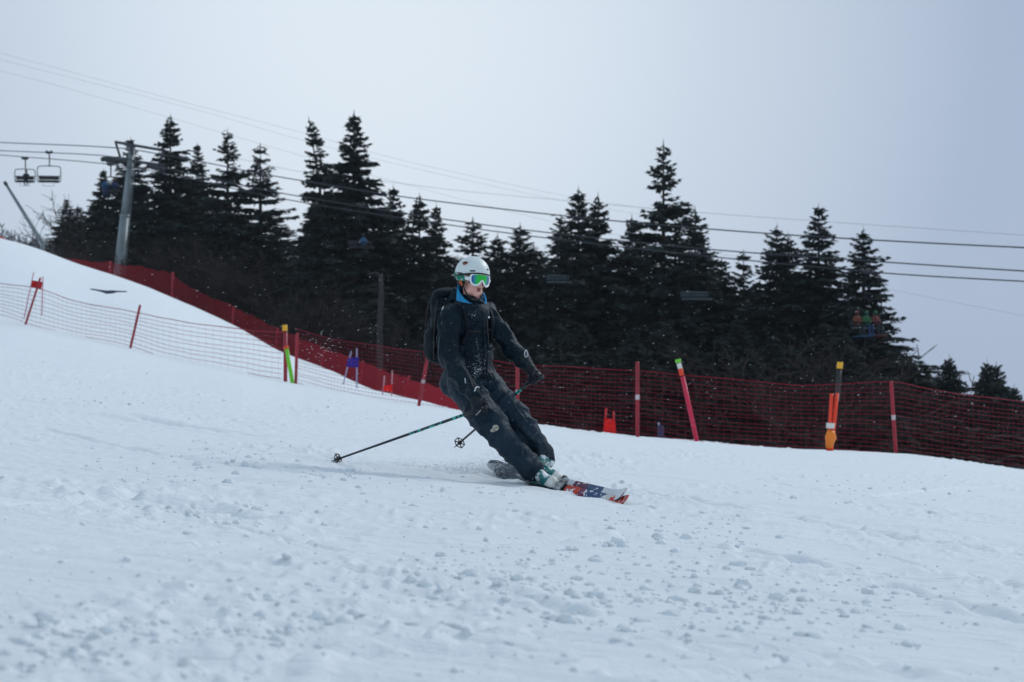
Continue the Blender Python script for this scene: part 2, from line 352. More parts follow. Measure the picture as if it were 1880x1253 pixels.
# ------------------------------------------------------------------ spruces
NEEDLE = mat('spruce_needles', (.021, .033, .030), .8, col2=(.036, .048, .044), scale=1.3, lo=.35, hi=.7, spec=.15)
BARK = mat('bark', (.07, .055, .045), .9, col2=(.04, .033, .03), scale=6, spec=.1)
def spruce(seed, sparse=0., lop=0., H=18., R=3.2, kink=0., flat=0., st=1.):
    rs = np.random.default_rng(seed); V = []; F = []
    def quad(a, b, w, n_):
        d = b - a; sd = np.cross(d, n_); l = np.linalg.norm(sd); sd = sd / l * w if l > 1e-6 else np.array([w, 0, 0])
        k = len(V); m = a + d * .55
        V.extend([a, m + sd, b, m - sd]); F.append((k, k + 1, k + 2, k + 3))
    z = .03 * H; ph = rs.uniform(0, 6)
    while z < H * .985:
        t = z / H; nb = int(rs.integers(6, 9)) if t < .88 else 5
        if rs.random() < sparse * .35: nb -= 2
        ph += rs.uniform(.4, 1.2)
        Lw = R * ((1 - t) ** .95) * (1 + .28 * math.sin(math.pi * t)) * rs.uniform(.86, 1.08) + .05
        for b in range(nb):
            if rs.random() < sparse * .3: continue
            a = ph + 6.283 * b / nb + rs.normal() * .25
            Lb = Lw * rs.uniform(.55, 1.2) * (1 + lop * math.cos(a)) * (1.35 if rs.random() < .06 else 1)
            ca, sa = math.cos(a), math.sin(a); up = .55 if t > .85 else .22 * t + rs.normal() * .07
            zj = rs.uniform(-.34, .34) * (1 - t) ** .3; dr = (.80 - .40 * t) * rs.uniform(.7, 1.3) * (1 - flat); ns = max(3, int(Lb / .2)); pts = []
            for k in range(ns + 1):
                s = k / ns; zz = up * s - dr * s * s + (.26 + flat * .3) * s ** 3
                pts.append(np.array([ca * Lb * s, sa * Lb * s, z + zj + rs.normal() * .015 + zz * Lb]))
            lat = np.array([-sa, ca, 0]); fw = np.array([ca, sa, 0]); upv = np.array([0, 0, 1.])
            quad(pts[0], pts[ns // 2], .03, upv); quad(pts[ns // 2], pts[-1], .03, lat)
            for k in range(1, ns + 1):
                s = k / ns; p = pts[k]
                w = (.68 * (1 - .62 * s) * min(1., Lb / 1.3) + .11) * rs.uniform(.7, 1.25)
                for sg in (-1, 1):
                    for q in range(3):
                        e = lat * sg * rs.uniform(.5, 1) + fw * rs.uniform(.2, .9) + upv * rs.uniform(-.75, .15)
                        quad(p, p + e * w, w * .165 + .028, upv + rs.normal(size=3) * .5)
                # hanging curtains of twigs below the bough
                e = upv * -rs.uniform(.5, 1) + lat * rs.normal() * .25 + fw * .15
                quad(p, p + e * w * .9, w * .20 + .03, fw + rs.normal(size=3) * .3)
                if k % 2: quad(p - fw * .1, p - fw * .1 + (fw * rs.uniform(-.3, .6) + lat * rs.normal() * .5 - upv * .35) * w, w * .3, upv + rs.normal(size=3) * .4)
                if k == ns: quad(p - fw * .05, p + (fw * .5 + upv * .18) * .38, .05, lat)
        z += (.36 if t < .75 else .25) * rs.uniform(.6, 1.5) * (1 + sparse * .5) * st
    top = np.array([0, 0, H])
    for k in range(10):
        e = np.array([rs.normal() * .12, rs.normal() * .12, -.1 - .05 * k]); quad(top - [0, 0, .05 * k], top + e * 1.6, .05, np.array([0, 1., .3]))
    quad(top - [0, 0, .9], top + [0, 0, .35], .035, np.array([0, 1., 0]))
    V = np.array(V)
    if kink: V[:, 0] += kink * np.maximum(0, V[:, 2] / H - .5) ** 2 * 8
    me = mesh_np('crown', V, F, None); me.materials.append(NEEDLE)
    b = MB(); b.tube([(kink * max(0, q - .5) ** 2 * 8, 0, H * q) for q in (0, .25, .5, .75, 1)], [.26, .21, .14, .07, .01], 7)
    tr = b.mesh('trunk'); tr.materials.append(BARK)
    return me, tr
SPR = [spruce(1), spruce(2, .35), spruce(3, .7, flat=.25), spruce(4, .15), spruce(5, .5, lop=-.3, kink=.35), spruce(6, .25, flat=.15), spruce(8, 1.0, flat=.3), spruce(11, .1, H=6.5, R=2.2, st=.55), spruce(12, .3, H=6.5, R=2.2, st=.6)]
def tree_at(px, apex, yref, hw, d, kind, label, group=None, rot=None):
    x = (px - CX) / FPX * d; zb = gz1(x, d) - .3; za = ZC + (CY - apex) / FPX * d; H = za - zb
    zr = ZC + (CY - yref) / FPX * d; t = min(1., max(.15, (za - zr) / H)); Rr = (1.48 if px < 560 else 1.42 if px < 860 else 1.32 if px < 1560 else 1.1 if px < 1640 else 1.15) * hw / FPX * d / (t ** .95 * (1 + .28 * math.sin(math.pi * (1 - t))))
    o = bpy.data.objects.new('spruce_tree', None); COL.objects.link(o); o.location = (x, d, zb)
    o.rotation_euler = (0, 0, random.uniform(0, 6.28) if rot is None else rot); bR, bH = (2.2, 6.5) if kind >= 7 else (3.2, 18.); o.scale = (Rr / bR, Rr / bR, H / bH)
    tag(o, label, 'tree', group)
    for n_, me in zip(('crown', 'trunk'), SPR[kind]):
        c = bpy.data.objects.new(n_, me); COL.objects.link(c); c.parent = o
    return o
TREES = [  # apex x, y | reference y, half width there | distance | form | label
    (122, 366, 470, 30, 186, 3, 'small hazy spruce at the far left end of the wood'),
    (190, 312, 470, 42, 172, 0, 'short spruce left of the lift tower, with a blue clad rider hanging before it'),
    (240, 256, 470, 58, 168, 3, 'spruce directly behind the head of the lift tower'),
    (313, 214, 470, 62, 166, 1, 'tall pointed spruce just right of the lift tower'),
    (362, 266, 470, 44, 170, 3, 'slim spruce between the tall pointed one by the tower and a pale broad topped one'),
    (418, 240, 470, 60, 163, 2, 'pale open crowned spruce with broad top, fourth from the lift tower'),
    (478, 268, 470, 58, 164, 6, 'gappy spruce on the right edge of the left wood, sky showing through its boughs'),
    (594, 221, 560, 72, 142, 4, 'tall spruce with thin leaning top close against the bushy tallest one'),
    (650, 210, 560, 92, 139, 0, 'tallest bushy spruce with rounded top, left of the skier'),
    (722, 345, 560, 56, 140, 3, 'lower spruce at the right foot of the bushy tallest one'),
    (770, 360, 560, 50, 141, 1, 'double topped spruce behind the backpack, its left and higher stem'),
    (801, 378, 560, 42, 143, 0, 'double topped spruce behind the backpack, its right and lower stem'),
    (868, 404, 560, 64, 136, 2, 'open spruce standing straight behind the white helmet'),
    (914, 430, 560, 42, 138, 1, 'small narrow spruce just right of the one behind the helmet'),
    (955, 415, 560, 56, 134, 5, 'pointed spruce above the left arm of the skier'),
    (1030, 394, 600, 62, 130, 2, 'ragged spruce crowding the left side of a taller one right of the skier'),
    (1062, 348, 600, 78, 128, 5, 'tall broad spruce, first big one right of the skier'),
    (1098, 360, 600, 60, 130, 1, 'narrow spruce with short boughs between the first big one and the tallest on the right'),
    (1160, 400, 600, 60, 129, 0, 'dark spruce tucked under the left side of the tallest right hand one'),
    (1218, 264, 600, 84, 124, 2, 'tallest spruce on the right, its boughs reaching out with wide gaps'),
    (1276, 385, 600, 62, 122, 1, 'brownish spruce touching the tallest right hand one, behind the curved chair hanger'),
    (1325, 478, 600, 44, 125, 3, 'low spruce in the dip right of the chair bench'),
    (1365, 463, 600, 46, 126, 6, 'thin see through spruce with sky between its boughs'),
    (1426, 414, 620, 62, 121, 5, 'twin stemmed spruce, taller left stem, in the right hand trio'),
    (1447, 430, 620, 56, 123, 1, 'twin stemmed spruce, lower right stem, in the right hand trio'),
    (1503, 380, 620, 74, 120, 3, 'middle and tallest spruce of the right hand trio'),
    (1585, 421, 660, 90, 117, 5, 'broad spruce with long bottom boughs, behind the crowded lift chair'),
    (1672, 664, 760, 40, 116, 7, 'small spruce top behind the net at the end of the long bottom boughs'),
    (1699, 672, 760, 38, 118, 8, 'smaller of two tops poking over the net, beside the tree with long boughs'),
    (1743, 658, 760, 44, 114, 7, 'lone pointed spruce top above the net, middle of the low right row'),
    (1812, 666, 760, 42, 113, 8, 'twin spruce top above the net near the right edge, left stem'),
    (1829, 671, 760, 40, 114, 7, 'twin spruce top above the net near the right edge, right stem'),
    (1862, 712, 790, 34, 112, 8, 'lowest spruce top hidden behind the net at the right edge'),
    (1905, 712, 790, 50, 118, 7, 'spruce cut off by the right edge of the view behind the net')]
for px, ap, yr, hw, d, kd, lb in TREES: tree_at(px, ap, yr, hw, d, kd, lb, 'spruces along the piste')
for k, px in enumerate([150, 215, 275, 335, 392, 450, 505]):
    tree_at(px + random.uniform(-8, 8), 385 + random.uniform(-15, 35), 480, 50, 182 + random.uniform(-4, 8), (k * 3) % 4, 'dark spruce crowded in the second row behind the left wood', 'second row of the left wood')
for k, px in enumerate([560, 605, 655, 700, 745, 790, 840, 885, 930, 980, 1035, 1085, 1135, 1185, 1240, 1290, 1340, 1395, 1445, 1495, 1530]):
    ap = 440 + 30 * math.sin(k * 1.7) + (95 if px > 1300 else 0) + (50 if 820 < px < 980 else 0)
    tree_at(px, ap, 640, 88, 150 + random.uniform(-3, 10) - (12 if px > 900 else 0), (k * 5) % 4, 'dark spruce crowded in the second row behind the middle and right wood', 'second row of the middle and right wood')
for k, px in enumerate([1660, 1705, 1755, 1800, 1850, 1890, 1640]):
    tree_at(px, 768 + 10 * math.sin(k * 2.1) + (px - 1640) * .10, 815, 40, 108 + 2 * math.sin(k * 3), 7 + k % 2, 'low dark spruce filling the hollow behind the right hand net', 'low spruces behind the right hand net')

# leafless shrubs and trees
for k, px in enumerate(range(930, 1590, 48)):
    tree_at(px + 9 * math.sin(k * 3.3), 612 + 26 * math.sin(k * 1.9), 740, 62, 107 + 3 * math.sin(k * 2.3), (k * 3) % 4, 'low dark spruce filling the hollow behind the near net, between skier and right post', 'low spruces behind the near net')
TWIG = mat('bare_twigs', (.038, .030, .027), .9, col2=(.027, .022, .021), scale=2, spec=.1)
FROST_HAZE = mat('frost_haze_twigs', (.20, .21, .23), .9, col2=(.12, .125, .135), scale=2, spec=.1)  # pale grey for the frost, with the fading of fog put into it
def bare(seed, n0=5, spread=.6, H=4., depth=4, twig=.012):
    rs = random.Random(seed); b = MB()
    def grow(p, d, l, r, k):
        q = p + d * l * .5 + Vector((rs.gauss(0, .06), rs.gauss(0, .06), 0)) * l; e = p + d * l + Vector((0, 0, rs.gauss(0, .05))) * l
        b.tube([p, q, e], [r, r * .8, r * .6], 3, cap=False)
        if k == 0: return
        for _ in range(rs.choice((2, 3, 3, 4))):
            nd = (d + Vector((rs.gauss(0, spread), rs.gauss(0, spread), rs.gauss(.10, spread * .7)))).normalized()
            grow(q if rs.random() < .4 else e, nd, l * rs.uniform(.55, .85), max(twig, r * .6), k - 1)
    for _ in range(n0):
        d = Vector((rs.gauss(0, .35), rs.gauss(0, .35), 1)).normalized(); grow(Vector((rs.gauss(0, .3), rs.gauss(0, .3), 0)), d, H * .38, .06, depth)
    return b.mesh('branches')
BARE = [bare(k) for k in range(4)]
for m in BARE: m.materials.append(TWIG)
BAREF = bare(9, n0=5, H=6, depth=5, twig=.045); BAREF.materials.append(FROST_HAZE)
def shrub(px, ytop, d, k, label, group, name='bare_shrub', me=None, wide=1., zdrop=.2):
    x = (px - CX) / FPX * d; zb = gz1(x, d) - zdrop; H = max(1.2, ZC + (CY - ytop) / FPX * d - zb)
    o = bpy.data.objects.new(name, me or BARE[k % 4]); COL.objects.link(o); o.location = (x, d, zb); s = H / (4.4 if me is None else 8.)
    o.scale = (s * wide, s * wide, s); o.rotation_euler = (0, 0, k * 1.3); return tag(o, label, 'shrub' if me is None else 'tree', group)
for k, (px, yt) in enumerate([(140, 440), (165, 418), (190, 400), (110, 452), (255, 440), (290, 430), (330, 425), (370, 420), (405, 430), (440, 425), (475, 440), (510, 455), (345, 470), (425, 480), (490, 500)]):
    shrub(px, yt, 152 + (k % 4) * 2, k, 'leafless brown shrub below the left wood behind the dense red net', 'bare shrubs below the left wood', wide=1.3)
for k, (px, yt) in enumerate([(545, 500), (580, 520), (610, 535), (560, 560), (640, 560), (680, 570), (720, 575), (760, 590), (800, 600)]):
    shrub(px, yt, 128 + (k % 3) * 2, k + 1, 'leafless brown shrub under the bushy tallest spruces, left of the skier', 'bare shrubs left of the skier', wide=1.5)
for k, (px, yt) in enumerate([(1395, 620), (1430, 606), (1465, 598), (1492, 606), (1120, 660)]):
    shrub(px, yt, 101 + (k % 3) * 2, k + 2, 'leafless brown shrub behind the near net, right of the skier', 'bare shrubs right of the skier', wide=1.5)
shrub(30, 392, 200, 3, 'frosted round bare tree at the left edge', 'frosted bare trees', 'bare_tree', BAREF, 1.)
shrub(20, 430, 180, 7, 'frosted low bare tree by the crest at the left edge', 'frosted bare trees', 'bare_tree', BAREF, 1.1)
shrub(48, 412, 190, 11, 'frosted bare tree between the round one and the snow lance', 'frosted bare trees', 'bare_tree', BAREF, 1.2)
shrub(104, 436, 176, 13, 'frosted bare tree right of the foot of the snow lance', 'frosted bare trees', 'bare_tree', BAREF, 1.3)
shrub(72, 425, 210, 5, 'faint frosted bare tree behind the slanting snow lance', 'frosted bare trees', 'bare_tree', BAREF, 1.3)
shrub(160, 352, 172, 2, 'leafless brownish tree left of the short spruce by the tower', 'frosted bare trees', 'bare_tree', None, 1.0)['category'] = 'tree'
# grey dead snag
b = MB(); d = 122; x0 = P(699, 640, d); zb = gz1(x0.x, d) - .3
b.tube([(x0.x, d, zb), P(697, 600, d), P(700, 545, d), P(699, 503, d)], [.20, .19, .17, .12], 8)
b.tube([P(700, 508, d), P(690, 501, d), P(680, 503, d)], [.07, .06, .03], 5)
rs = random.Random(4)
for k in range(22):
    y = rs.uniform(510, 610); s = rs.choice((-1, 1)); l = rs.uniform(12, 42)
    b.tube([P(699, y, d), P(699 + s * l * .5, y + rs.uniform(-3, 3), d + rs.uniform(-.5, .5)), P(699 + s * l, y + rs.uniform(2, 9), d + rs.uniform(-1, 1))], [.035, .028, .012], 4)
tag(b.build('dead_tree', mat('dead_wood', (.036, .035, .037), .9, col2=(.024, .024, .026), scale=4)), 'grey dead tree trunk with broken stubs behind the red nets', 'tree')

# ------------------------------------------------------------------ safety nets
NETM = mat('red_net_cord', (.30, .016, .036), .7, spec=.2); NETD = mat('dark_red_net_cord', (.34, .013, .026), .8, spec=.15)
ROPE = mat('red_rope', (.45, .04, .06), .7); POLE = mat('red_plastic_pole', (.36, .010, .026), .45, col2=(.27, .010, .022), scale=3)
BAND = mat('pale_band', (.6, .5, .52), .5)
def net_mesh(bot, top, rows, r, vstep, rv, n=3, wob=0.):
    """bot, top: lists of points along the net; cords as thin prisms"""
    b = MB(); k = len(bot)
    rows_pts = [[bot[i].lerp(top[i], q / rows) for i in range(k)] for q in range(rows + 1)]
    for q, pts in enumerate(rows_pts):
        if wob: pts = [p + Vector((0, mnoise.noise(p * .9 + Vector((q, 0, 0))) * wob, mnoise.noise(p * .6 + Vector((0, q * 3.1, 0))) * wob)) for p in pts]
        b.tube(pts, r * (1.9 if q == rows else 1.25 if q == 0 else 1), n, cap=False)
    acc = 0.
    for i in range(k - 1):
        l = (bot[i + 1] - bot[i]).length; t = 0.
        while True:
            s = (vstep - acc + t)
            if s > l: acc = l - t + acc if s > l else 0; break
            t = s; acc = 0.; f = t / l
            b.tube([bot[i].lerp(bot[i + 1], f), bot[i].lerp(bot[i + 1], f).lerp(top[i].lerp(top[i + 1], f), .5), top[i].lerp(top[i + 1], f)], rv, n, cap=False)
    return b
def fence_d(px):
    c = pchip(_px, [q[1] for q in COLS], np.array([float(px)])); return float(c[0])
def curve_px(tab, px): return float(pchip([t[0] for t in tab], [t[1] for t in tab], np.array([float(px)]))[0])
def build_net(name, label, pxs, top, bot, dfun, rows, r, vstep, rv, m, posts, postr, cat='net fence', wob=.03, posty=None):
    T = [P(p, curve_px(top, p), dfun(p)) for p in pxs]; B = [P(p, curve_px(bot, p), dfun(p)) for p in pxs]
    e = thing(name, B[len(B) // 2], label, cat)
    net_mesh(B, T, rows, r, vstep, rv, wob=wob).build('netting', m, e)
    for (bx, by, tx, ty, band) in posts:
        d = dfun(bx); p0 = P(bx, by, d); p0.z = min(p0.z, gz1(p0.x, p0.y)) - .15; p1 = P(tx, ty, d - .02); p0.y -= .05; p1.y -= .05
        q = MB().tube([p0, p0.lerp(p1, .98), p1], [postr, postr, postr * .7], 10).build('post', POLE, e)
        if band:
            f0 = p0.lerp(p1, .50 + .02 * band); f1 = p0.lerp(p1, .56 + .02 * band)
            OFF[q.name] = OFF[e.name]
            MB().tube([f0, f1], postr * 1.06, 10).build('reflective_band', BAND, q)
    return e
topA = [(-160, 512), (0, 521), (55, 527), (82, 533), (128, 550), (250, 574), (357, 594), (460, 606), (517, 611)]
botA = [(-160, 563), (0, 577), (48, 593), (128, 614), (230, 632), (306, 657), (408, 676), (480, 690), (517, 696)]
build_net('safety_net_fence', 'thin pale red safety net in front of the snow hump at left', list(np.arange(-160, 518, 12)) + [517], topA, botA, fence_d, 9, .0075, .45, .0022, NETM,
          [(45, 595, 75, 510, 0), (238, 637, 258, 560, 0), (-150, 565, -140, 500, 0)], .04)
topB = [(543, 604), (619, 624), (700, 636), (782, 647), (870, 657), (950, 669), (1080, 677), (1170, 681), (1290, 692), (1400, 702), (1480, 708), (1540, 706), (1635, 702), (1700, 713), (1780, 727), (1880, 738), (1990, 752)]
botB = [(543, 703), (663, 732), (764, 748), (860, 762), (950, 776), (1080, 791), (1170, 797), (1303, 811), (1400, 817), (1500, 822), (1640, 834), (1760, 848), (1880, 863), (1990, 878)]
build_net('safety_net_fence', 'long red safety net running behind the skier to the right edge', list(np.arange(543, 1990, 12)), topB, botB, fence_d, 15, .0046, .16, .0022, NETM,
          [(543, 704, 546, 612, 0), (767, 746, 785, 655, 1), (950, 775, 950, 664, 1), (1170, 803, 1170, 664, 2), (1645, 833, 1635, 700, 1), (1950, 880, 1945, 735, 1)], .042)
# the dense net that runs away uphill, seen along its length
topC = [(120, 474), (150, 479), (220, 486), (310, 503), (350, 530), (430, 565), (500, 600), (570, 630), (650, 660), (730, 690), (800, 712), (850, 734), (905, 752)]
botC = [(120, 505), (150, 518), (220, 535), (310, 560), (350, 578), (430, 606), (520, 656), (600, 684), (700, 731), (800, 756), (870, 776), (905, 786)]
dC = lambda px: float(pchip([120, 150, 310, 430, 520, 600, 700, 800, 905], [142, 140, 132, 128, 124, 118, 108, 95, 76], np.array([float(px)]))[0])
_tc = [(x, curve_px(topC, x)) for x in range(120, 910, 6)]
b_posts = [(315, 560, 318, 500, 0), (200, 530, 203, 480, 0), (425, 606, 430, 563, 0), (505, 648, 510, 602, 0), (590, 682, 594, 640, 0), (660, 712, 666, 662, 0), (735, 742, 752, 690, 0), (812, 762, 818, 716, 0)]
build_net('safety_net_fence', 'dense dark red safety net climbing along the wood edge', list(np.arange(120, 906, 7)), [(x, y + 1.6 * math.sin(x * .31) + 1.3 * math.sin(x * .117)) for x, y in _tc], botC, dC, 24, .0068, .065, .0068, NETD, b_posts, .07, wob=.05)
# sagging second net lying at the foot of the dense one
topD = [(360, 580), (430, 602), (480, 622), (520, 648), (560, 665), (600, 680), (650, 707), (700, 728)]
botD = [(360, 586), (430, 612), (480, 636), (520, 662), (560, 678), (600, 692), (650, 716), (700, 736)]
dD = lambda px: dC(px) - 5
build_net('fallen_net', 'loose pinkish netting crumpled on the snow at the foot of the dense net', list(np.arange(362, 700, 6)), topD, botD, dD, 4, .010, .12, .008, NETM, [], .05, cat='net', wob=.35)

# ------------------------------------------------------------------ race gates and poles
RED = mat('red_fabric', (.62, .012, .012), .6, col2=(.5, .01, .012), scale=3); RED2 = mat('bright_red_fabric', (.85, .02, .012), .6); BLUE = mat('blue_fabric', (.006, .022, .36), .6)
PALE = mat('faded_pole', (.55, .25, .30), .5); PALEB = mat('faded_blue_pole', (.33, .34, .55), .5)
GRN = mat('green_plastic', (.16, .62, .02), .4); YEL = mat('yellow_plastic', (.85, .42, .01), .4); ORG = mat('orange_plastic', (.9, .22, .01), .4); ORD = mat('red_orange_plastic', (.85, .05, .01), .4)
WHT = mat('white_plastic', (.75, .72, .66), .5); PINK = mat('crimson_plastic', (.62, .01, .06), .4); NAVY = mat('navy_plastic', (.008, .018, .07), .5); BLK = mat('black_plastic', (.012, .012, .013), .5)
def gate(label, d, poles, quad, fab, polem, r=.022):
    e = thing('race_gate', P(poles[0][0], poles[0][1], d), label, 'gate', 'slalom gates')
    for bx, by, tx, ty in poles:
        p0 = P(bx, by, d); p1 = P(tx, ty, d); p0 += (p0 - p1).normalized() * .2
        MB().tube([p0, p1], r, 8).build('pole', polem, e)
    rows = []
    for a in range(7):
        f = a / 6; l = Vector((quad[0][0], quad[0][1], 0)).lerp(Vector((quad[3][0], quad[3][1], 0)), f); q = Vector((quad[1][0], quad[1][1], 0)).lerp(Vector((quad[2][0], quad[2][1], 0)), f)
        rows.append([P(*(l.lerp(q, c / 8).xy), d - .045 + .02 * math.sin(c * 1.3 + a * .9)) for c in range(9)])
    b = MB(); b.grid(rows); bmesh.ops.solidify(b.bm, geom=b.bm.faces[:], thickness=.012)
    b.build('gate_panel', fab, e)
gate('red gate panel on two faded poles at the left net', 71.5, [(46, 576, 62, 500), (77, 570, 79, 508)], [(59, 515), (78, 518), (76, 531), (57, 527)], RED, PALE)
gate('blue gate panel on two faded poles before the dense net', 66, [(630, 707, 645, 645), (655, 711, 655, 640)], [(638, 658), (659, 656), (658, 675), (636, 674)], BLUE, PALEB)
gate('small low red gate panel half lost in the dense net', 63, [(703, 720, 706, 690), (719, 721, 720, 680)], [(704, 709), (721, 706), (720, 720), (703, 718)], RED2, PALE)
gate('bright red gate panel low on the snow behind the near net', 42.5, [(1108, 800, 1113, 750), (1130, 802, 1126, 756)], [(1110, 768), (1129, 770), (1132, 797), (1107, 793)], RED2, RED)
def marker(name, label, segs, d, r, cat='pole', base_px=None):
    """a pole of coloured sections: (bottom px, top px, material, part name)"""
    p = P(segs[0][0][0], segs[0][0][1], d); e = thing(name, p, label, cat)
    for (b0, t0, m, pn_) in segs:
        a = P(*b0, d); c = P(*t0, d)
        if b0 == segs[0][0]: a += (a - c).normalized() * .25
        MB().tube([a, a.lerp(c, .5), c], r if pn_ != 'cap' else r * 1.25, 12).build(pn_, m, e)
    return e
marker('slalom_pole', 'crimson slalom pole leaning left with white collar and green tip', [((1280, 813), (1253, 692), PINK, 'shaft'), ((1252, 690), (1249, 677), ORD, 'sleeve'), ((1249, 677), (1246, 667), WHT, 'collar'), ((1245.5, 666), (1244.5, 660), GRN, 'cap')], 39.6, .048)
marker('slalom_pole', 'lime green slalom pole leaning against a red post of the left net', [((537, 704), (526, 640), GRN, 'shaft'), ((526, 640), (525, 636), ORD, 'cap')], 52.5, .055)
marker('marker_pole', 'red pole with orange yellow cap at the end of the left net', [((524, 700), (524, 610), POLE, 'shaft'), ((523.5, 608), (522.5, 597), YEL, 'cap')], 52.8, .055)
marker('marker_pole', 'dark pole with yellow cap standing behind the near net at right', [((1538, 720), (1541, 678), BLK, 'shaft'), ((1541.5, 677), (1542.5, 665), YEL, 'cap')], 52, .065)
e = thing('pole_bundle', P(1523, 823, 39.4), 'bundle of two red orange poles tied with orange cloth by the near net', 'poles')
for a, c in (((1521, 824), (1527, 723)), ((1527, 824), (1537, 722))):
    p0 = P(*a, 39.4); p1 = P(*c, 39.4); MB().tube([p0 + (p0 - p1).normalized() * .2, p1], .040, 10).build('pole', ORD, e)
MB().tube([P(1524.2, 787, 39.38), P(1525, 777, 39.38)], [.085, .09], 12).build('tape_band', WHT, e)
b = MB(); b.tube([P(1522, 823, 39.37), P(1523.5, 812, 39.37), P(1525.5, 804, 39.37), P(1525, 796, 39.37), P(1526, 790, 39.37)], [.075, .095, .12, .10, .07], 12)
me = b.mesh('tie_cloth'); displace(me, lambda c, n: .02 * mnoise.noise(c * 9)); link_mesh('tie_cloth', me, ORG, e)
e = thing('marker_board', P(1212, 808, 43), 'low blue board half hidden behind the near net', 'board')
MB().box(P(1213, 796, 43), (.14, .05, .36), bevel=.015).build('board', NAVY, e); MB().tube([P(1211, 812, 43.1), P(1209, 776, 43.1)], .018, 8).build('stake', PALEB, e)
# something dark and thin lying on the slope
b = MB(); d = 84; pl = [(166, 531), (178, 533), (188, 535), (196, 537), (206, 535.4), (218, 535.6), (233, 535.8)]
pts = [Vector(P(x, y, d)) for x, y in pl]
b.tube(pts, [.025, .035, .05, .08, .05, .035, .025], 8); b.tube([P(192, 536.5, d - .1), P(203, 537.8, d - .2), P(212, 537.2, d - .2)], [.05, .05, .02], 8)
b.ell(P(196, 536.6, d), (.14, .12, .06))
tag(b.build('fallen_banner', NAVY), 'dark blue strip of cloth lying bent on the white hump', 'banner')
b = MB(); b.tube([P(9, 440, 113), P(5, 438.5, 113), P(-2, 437, 113), P(-12, 434, 113)], [.05, .09, .10, .06], 8)
tag(b.build('crash_pad', RED), 'red padding peeking over the crest at the left edge', 'padding')

# ------------------------------------------------------------------ chairlift
STEEL = mat('galvanised_steel', (.20, .235, .25), .5, metal=.3, col2=(.15, .18, .19), scale=1.2); DSTEEL = mat('dark_steel', (.028, .034, .04), .6); DIM_STEEL = mat('dimmed_steel', (.012, .015, .018), .8, spec=.1); CAB = mat('cable_steel', (.03, .035, .045), .6)  # one dark steel copy has skylight dimmed by colour, for chairs before trees
GSTEEL = mat('grey_chair_steel', (.16, .19, .21), .5, metal=.2); CUSH = mat('chair_cushion', (.02, .022, .026), .6); BLUEB = mat('blue_bench', (.042, .06, .072), .7)
def dlift(px): return float(np.interp(px, [-300, 0, 225, 940, 1880, 2300], [186, 172, 150, 125, 100, 92]))
def cable(label, pts, r, dfun, group):
    n_ = 60; xs = np.linspace(pts[0][0], pts[-1][0], n_); ys = pchip([p[0] for p in pts], [p[1] for p in pts], xs)
    b = MB().tube([P(x, y, dfun(x)) for x, y in zip(xs, ys)], r, 6)
    tag(b.build('lift_cable', CAB), label, 'cable', group)
G1 = 'hauling cables of the chairlift'; G2 = 'thin overhead lines'
cable('upper thick lift cable over the wood', [(-150, 255), (0, 262), (215, 272), (330, 290), (500, 323), (560, 333), (735, 361), (820, 372), (1020, 395), (1140, 407), (1290, 420), (1500, 435), (1880, 455), (2050, 462)], .040, dlift, G1)
cable('middle thick lift cable, right below the upper one', [(-150, 270), (0, 277), (200, 287), (300, 308), (500, 352), (545, 360), (810, 402), (985, 425), (1300, 458), (1500, 473), (1880, 498), (2050, 508)], .038, dlift, G1)
cable('lowest thick lift cable', [(-150, 272), (0, 285), (200, 302), (300, 318), (500, 362), (815, 412), (1000, 437), (1290, 470), (1400, 481), (1640, 503), (1880, 517), (2050, 526)], .036, dlift, G1)
far = lambda px: 230.
cable('thin line climbing highest to the top left corner', [(-150, 55), (0, 97), (330, 186), (570, 248), (700, 285), (850, 320), (1050, 362), (1180, 382), (1240, 387)], .010, far, G2)
cable('thin line just under the highest one at left', [(-150, 72), (0, 110), (400, 213), (570, 262), (820, 323), (1040, 370), (1180, 395), (1260, 408)], .010, far, G2)
cable('faint line crossing the thick cables down to the right', [(-150, 95), (0, 130), (300, 213), (560, 288), (820, 359), (1017, 408), (1400, 482), (1650, 535), (1880, 580), (2000, 602)], .010, far, G2)
cable('thin straight line above the thick cables at right', [(430, 290), (553, 316), (720, 335), (820, 348), (1030, 368), (1290, 391), (1700, 420), (1880, 432), (2050, 442)], .017, far, G2)
# tower
d = dlift(225); tp = P(212, 545, d); tp.z = gz1(tp.x, tp.y) - .3
e = thing('lift_tower', tp, 'grey steel lift tower with crossarm standing behind the dense net', 'tower')
top = P(243, 268, d)
MB().tube([tp, tp.lerp(top, .55)], [.43, .36], 20).build('pole', STEEL, e)
q = MB(); q.tube([tp.lerp(top, .55), tp.lerp(top, .985)], [.33, .23], 20); q.tube([tp.lerp(top, .545), tp.lerp(top, .56)], .40, 20); q.build('upper_pole', STEEL, e)
b = MB(); arm = [P(190, 291, d + 1.2), P(242, 296, d), P(292, 303, d - 1.4)]
b.tube(arm, .12, 6); b.tube([arm[0].lerp(arm[1], .3), P(236, 330, d)], .08, 6); b.tube([arm[2].lerp(arm[1], .3), P(238, 330, d)], .08, 6); b.build('crossarm', DSTEEL, e)
b = MB(); b.tube([P(211, 261, d), P(262, 270, d - .4), P(304, 277, d - 1.2)], .11, 6)
for x0, y0, x1, y1 in ((212, 261, 221, 290), (243, 267, 243, 285), (300, 276, 292, 301)): b.tube([P(x0, y0, d - .2), P(x1, y1, d - .2)], .10, 6)
b.build('work_gantry', DSTEEL, e)
